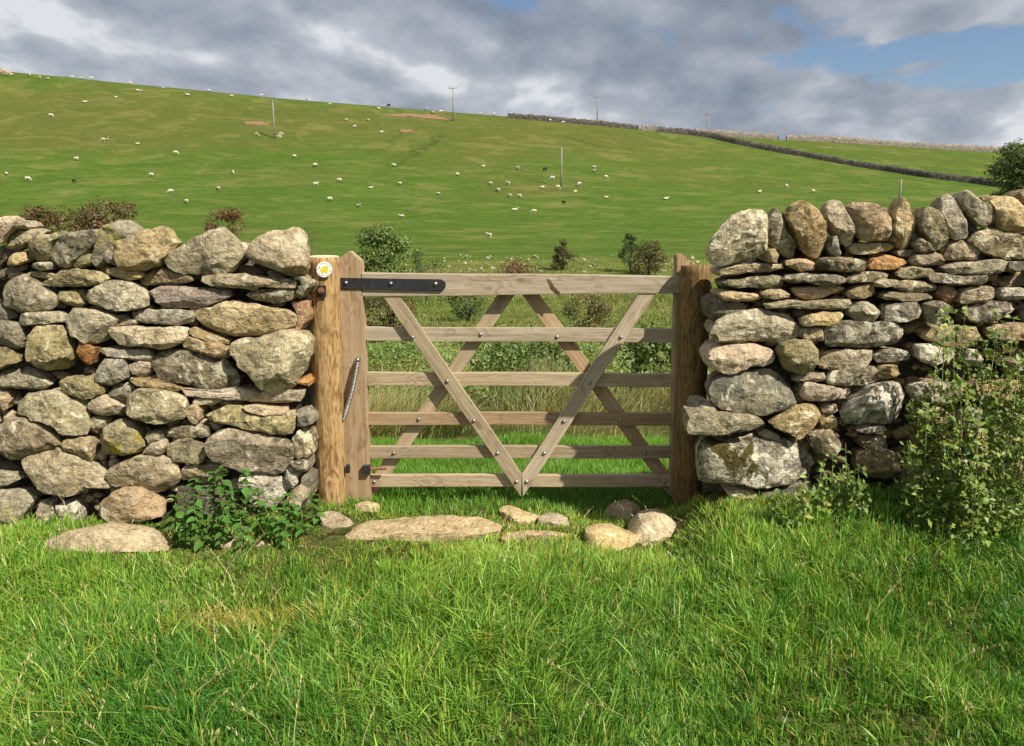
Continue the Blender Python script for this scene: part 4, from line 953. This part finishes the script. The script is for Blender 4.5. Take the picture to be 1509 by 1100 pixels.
shrub('shrub', 'leafy green bush seen between the crossed braces', 'shrub', 770, 556, 160, 62, 11.5, GRN, 3600, 14, SH, leaf=.065)
shrub('shrub', 'dark green thorn bush behind the middle of the top rail', 'shrub', 690, 470, 60, 44, 24, DK, 1600, 15, SH)
shrub('thorn_tree', 'green hawthorn tree rising behind the far end of the upright cope stones', 'tree', 1503, 326, 108, 106, 42, ((.05, .085, .018), (.15, .19, .055)), 6500, 16, None, trunk=.13)

# nettles by the left post: each leaf is a piece of its own
def nettle_leaf_mesh(name, mat):
    bm = bmesh.new(); L_ = 1.0; rows = [(0, .02), (.2, .26), (.4, .33), (.6, .25), (.8, .13)]; ctr = []; lf = []; rt = []
    for t, ww in rows:
        z = -.22*t*t; ctr.append(bm.verts.new((t, 0, z-.03))); lf.append(bm.verts.new((t+.04, ww, z+.05))); rt.append(bm.verts.new((t+.04, -ww, z+.05)))
    tip = bm.verts.new((1.0, 0, -.26))
    for k in range(len(rows)-1): bm.faces.new((ctr[k], ctr[k+1], lf[k+1], lf[k])); bm.faces.new((rt[k], rt[k+1], ctr[k+1], ctr[k]))
    bm.faces.new((ctr[-1], tip, lf[-1])); bm.faces.new((rt[-1], tip, ctr[-1])); return bm_mesh(name, bm, mat, True)
nl = nettle_leaf_mesh('leaf', NETTLE); STEM = plain('nettle_stem', (.16, .17, .06), .7)
rn = random.Random(5)
NET = [(262, 792, 62), (290, 786, 85), (318, 788, 92), (343, 792, 100), (362, 780, 84), (300, 808, 62), (330, 806, 55), (385, 790, 62), (405, 798, 56), (428, 790, 55), (448, 796, 42), (360, 808, 50), (468, 776, 46), (275, 806, 45), (418, 808, 36)]
for px, py, hpx in NET:
    b = on_level(px, py, 0.0); b.y = min(b.y, 3.42); b = Vector((at(px, py, b.y).x, b.y, ztf(at(px, py, b.y).x, b.y))); H = hpx/285; lx_, ly_ = rn.uniform(-.12, .12)*H, rn.uniform(-.15, .05)*H
    root = thing('nettle_plant', b, 'leafy green nettle growing at the foot of the wall beside the peeled post', 'nettle', 'nettles by the peeled post')
    link('stem', tube([(0, 0, -.02), (lx_*.4, ly_*.4, H*.5), (lx_, ly_, H)], [.004, .0035, .002], STEM, 'stem', 5), b, root)
    tiers = max(5, int(H/.022)); a0 = rn.uniform(0, 3)
    for k in range(tiers):
        f = .25+.75*k/(tiers-1); sz = (.058 if f < .85 else .045)*rn.uniform(.75, 1.15)
        for s in (0, 1) if k < tiers-1 else (0, 1, .5):
            o = link('leaf', nl, b+Vector((lx_*f*f, ly_*f*f, H*f)), root); o.scale = (sz,)*3; o.rotation_euler = (rn.uniform(-.3, .3), rn.uniform(-.15, .45)-(.3 if f > .9 else 0), a0+s*math.pi+k*math.pi/2+rn.uniform(-.3, .3))
# tall leafy weeds climbing in front of the right wall
def weed(px, py, hpx, Yo, n, seed, label, spread=.05, size=.034, pale=.0):
    r2 = np.random.RandomState(seed); x = at(px, py, Yo).x; zb = ztf(x, Yo); top = at(px, py-hpx, Yo).z; H = max(.12, top-zb); b = Vector((x, Yo, zb)); lean = r2.uniform(-.10, .10, 2)*H
    root = thing('leafy_weed', b, label, 'weed', 'leafy weeds against the wall with upright cope stones'); C = []; stems = []
    for s in range(3):
        l2 = lean+r2.uniform(-.12, .12, 2)*H*(s > 0); hs = H*(1 if s == 0 else r2.uniform(.55, .9)); l2[1] = min(l2[1], .02); stems.append([(0, 0, -.02), (l2[0]*.4, l2[1]*.4, hs*.5), (l2[0], l2[1], hs)])
        m = n//3; f = r2.uniform(.08, 1, m)**.9; a = r2.uniform(0, math.tau, m); rr = spread*(1.15-.75*f)*r2.uniform(.2, 1.2, m)
        C.append(np.stack([l2[0]*f*f+rr*np.cos(a), l2[1]*f*f+rr*np.sin(a)*.8, hs*f], 1))
    C = np.concatenate(C); m = len(C); tone = np.clip(r2.normal(.45+pale, .28, m), 0, 1); col = lerp((.045, .10, .016), (.27, .36, .07), tone); yl = r2.uniform(0, 1, m) < .05; col[yl] = (.38, .34, .08)
    q = leaf_cloud(C, size*r2.uniform(.55, 1.35, m), r2.normal(0, .55, (m, 3))+np.array((.25, -.5, .7)), col, .55)
    link('foliage', mesh_np('foliage', q[0], q[1], q[2], LEAF, q[3]), b, root, kind='stuff')
    V = []; L_ = []; Zs = []; o = 0
    for pth in stems:
        tm = tube(pth, [.0026, .002, .001], STEM, 'b', 4); vv = np.zeros(len(tm.vertices)*3, np.float32); tm.vertices.foreach_get('co', vv); V.append(vv.reshape(-1, 3))
        for p_ in tm.polygons: L_ += [o+k for k in p_.vertices]; Zs.append(len(p_.vertices))
        o += len(tm.vertices); bpy.data.meshes.remove(tm)
    link('stem', mesh_np('stem', np.concatenate(V), L_, Zs, STEM), b, root)
WEED = [(1345, 720, 265, 3.17), (1378, 735, 285, 3.15), (1405, 728, 240, 3.12), (1432, 735, 250, 3.10), (1458, 742, 290, 3.12), (1485, 740, 305, 3.10), (1508, 735, 320, 3.12), (1395, 745, 170, 3.02), (1420, 748, 190, 3.0), (1450, 752, 200, 3.0), (1476, 752, 230, 3.0), (1500, 750, 210, 2.98), (1362, 742, 140, 3.05), (1440, 745, 140, 2.95), (1535, 745, 300, 3.06), (1388, 700, 250, 3.2), (1470, 700, 235, 3.2)]
for i, (px, py, h, Yo) in enumerate(WEED): weed(px, py, h, Yo-.12, 260 if h > 160 else 190, 70+i, 'tall leafy green weed climbing against the wall with upright cope stones', .075, .032, .12 if i > 6 else .0)
for i, (px, py, h, Yo) in enumerate([(1205, 725, 70, 3.15), (1228, 718, 85, 3.17), (1250, 712, 92, 3.18), (1180, 738, 60, 3.08), (1270, 722, 60, 3.12), (1145, 745, 40, 3.12)]): weed(px, py, h*.62, Yo-.12, 60, 120+i, 'short leafy weed beside the mossy foundation boulder', .05, .032, .1)

# ------------------------------------------------------------------ far field walls, poles, sheep, soil, rocks
def far_wall_mat(ca, cb, cc):
    m, t, out = mat_new('field_wall_stone'); tc = t.node('ShaderNodeTexCoord'); P = tc.outputs['Object']; v = t.node('ShaderNodeTexVoronoi', Vector=t.vmath('MULTIPLY', P, (1, 1, 1.8)), Scale=2.6); n = t.noise(P, 1.2, 4, .6)
    c = t.mix(t.step(t.node('ShaderNodeSeparateColor', Color=v.outputs['Color']).outputs[0], .1, .9), ca, cb); c = t.mix(t.step(n, .35, .7, 0, .5), c, cc)
    principled(t, out, c, .95, v.outputs[0], 1.0, .12); return m
FWM = far_wall_mat((.12, .105, .085), (.27, .235, .19), (.22, .185, .145)); FW_SHADED = far_wall_mat((.04, .036, .03), (.13, .115, .09), (.07, .062, .05))  # second one darker: the diagonal wall's shade is put into its stone colour
def field_wall(pts, label, hgt=1.35, wid=.6, seed=0):
    r2 = np.random.RandomState(seed); P = [Vector((p[0], p[1])) for p in pts]; S_ = [0]
    for a, b in zip(P, P[1:]): S_.append(S_[-1]+(b-a).length)
    n = int(S_[-1]/.55); sx = np.linspace(0, S_[-1], n); x = np.interp(sx, S_, [p.x for p in P]); y = np.interp(sx, S_, [p.y for p in P]); z = zt(x, y); tx = np.gradient(x); ty = np.gradient(y); tl = np.hypot(tx, ty); nx_, ny_ = -ty/tl, tx/tl
    c0 = Vector((x.mean(), y.mean(), z.mean())); V = []; hh = hgt*(1+.08*np.sin(sx*.13)+r2.normal(0, .07, n))
    for k in range(n):
        for s, f in ((-1, 0), (-.95, .5), (-.7, 1), (.7, 1), (.95, .5), (1, 0)): V.append((x[k]+nx_[k]*s*wid/2+r2.normal(0, .03)-c0.x, y[k]+ny_[k]*s*wid/2-c0.y, z[k]-.15*(f == 0)+f*hh[k]*(1+r2.normal(0, .03)*(f == 1))-c0.z))
    Fc = []
    for k in range(n-1):
        for j in range(5): Fc.append((k*6+j, (k+1)*6+j, (k+1)*6+j+1, k*6+j+1))
    Fl = [q for f in Fc for q in f]; sz = [4]*len(Fc); Fl += [5, 4, 3, 2, 1, 0]; sz.append(6); Fl += [(n-1)*6+j for j in range(6)]; sz.append(6)
    return link('field_wall', mesh_np('field_wall', V, Fl, sz, FW_SHADED if seed in (1, 2, 6) else FWM), c0, label=label, category='wall', group='dry stone field walls on the hillside')
def crest_pt(px, dy=0.0):
    r = ray(px, 190); Y = 205.0
    for _ in range(8): Y = float(crest_y(r.x/r.y*Y))+dy
    return (r.x/r.y*Y, Y)
dw = [hit(px, py) for px, py in ((1048, 204), (1085, 213), (1130, 222), (1180, 231), (1240, 242), (1300, 252), (1370, 263), (1430, 270), (1490, 279), (1600, 296))]
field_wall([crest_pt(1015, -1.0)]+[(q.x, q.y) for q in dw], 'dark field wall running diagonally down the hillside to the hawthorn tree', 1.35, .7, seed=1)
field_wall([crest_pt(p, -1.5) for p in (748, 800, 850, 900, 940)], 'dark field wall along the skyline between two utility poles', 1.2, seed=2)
field_wall([crest_pt(p, -1.5) for p in (946, 968)], 'short pale stretch of wall on the skyline', 1.35, seed=5)  # lighter stone colour than the walls on both sides
field_wall([crest_pt(p, -1.5) for p in (970, 1000, 1016)], 'dark field wall on the skyline beside the short pale stretch', 1.3, seed=6)
field_wall([crest_pt(p, 1.0) for p in (1024, 1060, 1100, 1148)], 'pale skyline wall behind the top of the diagonal wall, ending at a gap', 1.4, seed=3)
field_wall([crest_pt(p, 1.0) for p in (1160, 1220, 1300, 1400, 1500, 1650)], 'long pale skyline wall running from a gap to the hawthorn tree', 1.45, seed=4)
def upole(px, top_py, base_py, label, arm=True, Y=None, group='utility poles on the hillside'):
    if Y is None: b = hit(px, base_py)
    else: x, y = (ray(px, base_py).x/ray(px, base_py).y*Y, Y); b = Vector((x, y, ztf(x, y)))
    top = at(px, top_py, b.y); H = max(2, top.z-b.z); root = thing('utility_pole', b, label, 'utility pole', group)
    link('pole', tube([(0, 0, -.3), (0, 0, H*.5), (0, 0, H)], [.17, .15, .12], POLE, 'pole', 10), b, root)
    if arm:
        link('cross_arm', tube([(-.95, -.12, 0), (.95, -.12, 0)], .075, POLE, 'cross_arm', 4), b+Vector((0, 0, H-.25)), root)
        im = tube([(0, 0, 0), (0, 0, .18), (0, 0, .36)], [.05, .09, .06], CERAM, 'insulator', 8)
        for dx in (-.85, 0, .85): link('insulator', im, b+Vector((dx, -.12 if dx else 0, H-.2 if dx else H)), root)
    return root
upole(405, 148, 205, 'utility pole with cross arm beside scattered grey rocks on the hillside')
upole(668, 129, 179, 'utility pole with cross arm beside the long earth scar')
upole(880, 143, 181, 'utility pole with cross arm standing behind the skyline wall', Y=207)
upole(1043, 168, 196, 'small distant utility pole behind the top of the diagonal wall', Y=225)
upole(827, 218, 276, 'bare pole without a cross arm standing among the grazing sheep', False)
upole(1325, 264, 300, 'thin bare pole rising behind the pointed triangular cope stone', False)
upole(1209, 200, 212, 'top of a distant pole showing just over the pale skyline wall', Y=240)
# bare earth draped on the slope
def patch(pts, label, seed):
    r2 = random.Random(seed); W3 = []
    n = len(pts)
    for i in range(n):
        a, b = pts[i], pts[(i+1) % n]
        for k in range(5): f = k/5; W3.append(hit(a[0]+(b[0]-a[0])*f+r2.uniform(-1, 1), a[1]+(b[1]-a[1])*f+r2.uniform(-.5, .5)))
    c = sum(W3, Vector())/len(W3); c.z = ztf(c.x, c.y); V = []; Fc = []; sz = []; m = len(W3); rg = 4; V.append((0, 0, .14))
    for k in range(1, rg+1):
        for q in W3: x = c.x+(q.x-c.x)*k/rg; y = c.y+(q.y-c.y)*k/rg; V.append((x-c.x, y-c.y, ztf(x, y)+(.14 if k < rg else .06)-c.z))
    for j in range(m): Fc += [0, 1+j, 1+(j+1) % m]; sz.append(3)
    for k in range(rg-1):
        for j in range(m): Fc += [1+k*m+j, 1+(k+1)*m+j, 1+(k+1)*m+(j+1) % m, 1+k*m+(j+1) % m]; sz.append(4)
    link('bare_earth', mesh_np('bare_earth', V, Fc, sz, SOIL, smooth=True), c, kind='structure', label=label, category='earth')
patch([(572, 169), (600, 168), (640, 170), (662, 175), (664, 178), (640, 176), (600, 173), (575, 172)], 'long scar of bare brown earth beside a utility pole', 1)
patch([(358, 180), (385, 180), (400, 184), (385, 186), (362, 184)], 'small scar of bare brown earth beside the utility pole with scattered grey rocks', 2)
patch([(586, 192), (605, 192), (613, 196), (592, 196)], 'faint scar of bare earth below the long scar', 3)
# sheep
def sheep_mesh(name, pose, wool, face):
    bm = bmesh.new()
    def ell(c, r, rot=0.0):
        m = Matrix.Translation(c) @ Matrix.Rotation(rot, 4, 'Y') @ Matrix.Diagonal((*r, 1)); bmesh.ops.create_icosphere(bm, subdivisions=2, radius=1, matrix=m)
    def limb(a, b, r0, r1):
        for k in range(7): f = k/6; p = Vector(a).lerp(Vector(b), f); r = r0+(r1-r0)*f; ell(p, (r, r, r))
    hb = .62 if pose != 'lie' else .30
    ell((0, 0, hb), (.50, .25, .27)); ell((.26, 0, hb+.02), (.27, .23, .26)); ell((-.28, 0, hb+.01), (.27, .25, .26)); ell((-.53, 0, hb+.02), (.06, .05, .12))
    if pose == 'graze': limb((.42, 0, hb+.05), (.66, 0, .30), .16, .09); ell((.75, 0, .15), (.15, .075, .085), .9); e = (.66, .27)
    else: limb((.42, 0, hb+.1), (.62, 0, hb+.30), .15, .10); ell((.73, 0, hb+.32), (.16, .075, .09), .45); e = (.64, hb+.40)
    for s in (-1, 1): ell((e[0], s*.12, e[1]), (.03, .08, .035))
    if pose != 'lie':
        for x, s in ((.32, 1), (.36, -1), (-.34, 1), (-.30, -1)): limb((x, s*.13, hb-.1), (x+(.03 if x > 0 else -.05), s*.13, .28), .10, .05); limb((x+(.03 if x > 0 else -.05), s*.13, .28), (x, s*.13, .03), .045, .04)
    me = bpy.data.meshes.new('tmp'); bm.to_mesh(me); bm.free(); o = bpy.data.objects.new('tmp', me); COL.objects.link(o); md = o.modifiers.new('r', 'REMESH'); md.mode = 'VOXEL'; md.voxel_size = .035
    dg = bpy.context.evaluated_depsgraph_get(); me2 = bpy.data.meshes.new_from_object(o.evaluated_get(dg)); bpy.data.objects.remove(o); bpy.data.meshes.remove(me); me2.name = name
    me2.materials.clear(); me2.materials.append(wool); me2.materials.append(face); n = len(me2.polygons); mi = np.zeros(n, np.int32)
    for k, p in enumerate(me2.polygons):
        q = p.center
        if (pose == 'graze' and q.x > .62) or (pose != 'graze' and q.x > .6) or (pose != 'lie' and q.z < .27): mi[k] = 1
    me2.polygons.foreach_set('material_index', mi); me2.polygons.foreach_set('use_smooth', np.ones(n, bool)); return me2
WOOL = plain('wool_cream', (.52, .47, .35), .95, 0, .1, .1); FACE = plain('sheep_face_pale', (.55, .5, .42), .9, 0, .1, .1); BWOOL = plain('wool_black', (.03, .027, .025), .95, 0, .2, .1); DFACE = plain('sheep_face_dark', (.08, .07, .06), .9, 0, .1, .1)
SHP = {(p, k): sheep_mesh('sheep', p, *mm) for p in ('graze', 'stand', 'lie') for k, mm in (('w', (WOOL, FACE)), ('d', (WOOL, DFACE)), ('b', (BWOOL, BWOOL)))}
SHEEP = '''9,110,b 44,112,w 59,115,w 71,116,w 98,112,w 106,112,w 119,113,w 135,115,w 192,123,w 241,130,w 308,134,w 341,141,w 386,139,w 453,145,w 486,154,w 203,134,w 209,134,w 171,143,w 125,150,w 277,140,w 75,171,w 152,207,w 158,206,w 259,226,w 113,236,w 203,212,w 434,231,w 10,257,w 41,265,w 109,268,b 223,259,w 252,283,w 275,299,w 322,279,w 343,255,w 465,273,w 486,295,w 465,245,w
566,155,w 573,154,b 558,160,w 628,161,w 638,167,w 650,165,w 707,166,w 728,167,w 758,171,w 785,173,w 811,178,w 830,181,w 836,180,w 510,176,w 543,178,w 523,187,w 562,196,w 500,267,w 546,277,w 589,272,w 528,304,w 592,319,w 581,243,w 674,258,w 646,286,w 712,245,w 763,249,w 803,251,b 723,272,w 749,272,w 734,282,w 751,290,w 765,290,w 814,264,w 799,276,w 822,277,w 854,272,w 876,246,w 875,253,w 893,262,w 848,284,w 893,291,w 831,300,b 758,310,w 787,313,w 721,350,w 1159,275,w 1198,283,w 981,293,w 1119,283,w'''
rn = random.Random(17)
for tkn in SHEEP.split():
    a, b, k = tkn.split(','); q = hit(float(a), float(b)+2.0, 71.0); pose = rn.choice(['graze', 'graze', 'graze', 'stand', 'lie', 'lie']); kk = 'b' if k == 'b' else rn.choice('wwwd')
    lab = {'b': 'black sheep on the green hillside pasture'}.get(k) or {'graze': '%s sheep grazing head-down on the hillside pasture', 'stand': '%s sheep standing head-up on the hillside pasture', 'lie': '%s sheep lying down on the hillside pasture'}[pose] % ('dark-faced cream' if kk == 'd' else 'pale-faced cream')
    o = link('sheep', SHP[(pose, kk)], q+Vector((0, 0, .01)), label=lab, category='sheep', group='flock of sheep on the hillside'); s = rn.uniform(.66, .88); o.scale = (s, s, s); o.rotation_euler = (0, 0, rn.choice([0, math.pi])+rn.uniform(-.9, .9))
# pale rocks scattered on the bank
RK = [stone_mesh([(math.cos(a)*random.uniform(.8, 1.1)*.5, math.sin(a)*random.uniform(.7, 1.1)*.38) for a in np.linspace(0, math.tau, 9)[:-1]], .33, .3, 900+k, SM['g'], 6, N=12)[0] for k in range(4)]
for k in range(64):
    px = rn.choice([rn.uniform(640, 880), rn.uniform(640, 800), rn.uniform(900, 1045)]); py = 375+abs(rn.gauss(0, 12)); q = hit(px, min(py+3, 402), 30)
    o = link('rock', RK[k % 4], q+Vector((0, 0, .05)), label='pale limestone rock lying on the rough bank below the pasture', category='rock', group='pale rocks on the bank'); s = rn.uniform(.2, .46); o.scale = (s*1.2, s, s); o.rotation_euler = (0, 0, rn.uniform(0, 6.28))
for k, (px, py, s) in enumerate(((411, 203, 1.6), (414, 198, 1.3), (378, 198, 1.0), (381, 201, .9))):
    q = hit(px, py); o = link('rock', RK[k], q, label='grey rock beside the utility pole on the hillside', category='rock', group='rocks by the utility pole'); o.scale = (s, s, s)
for k, (px, py, s) in enumerate(((3, 100, 4.2), (14, 102, 3.2), (-14, 100, 4.5), (24, 105, 1.8))):
    q = Vector((*crest_pt(px, -2), 0)); q.z = ztf(q.x, q.y); o = link('rock', RK[k], q+Vector((0, 0, s*.1)), label='rocky outcrop on the skyline at the high end of the hill', category='rock', group='rocks of the skyline outcrop'); o.scale = (s*1.3, s, s*.9)
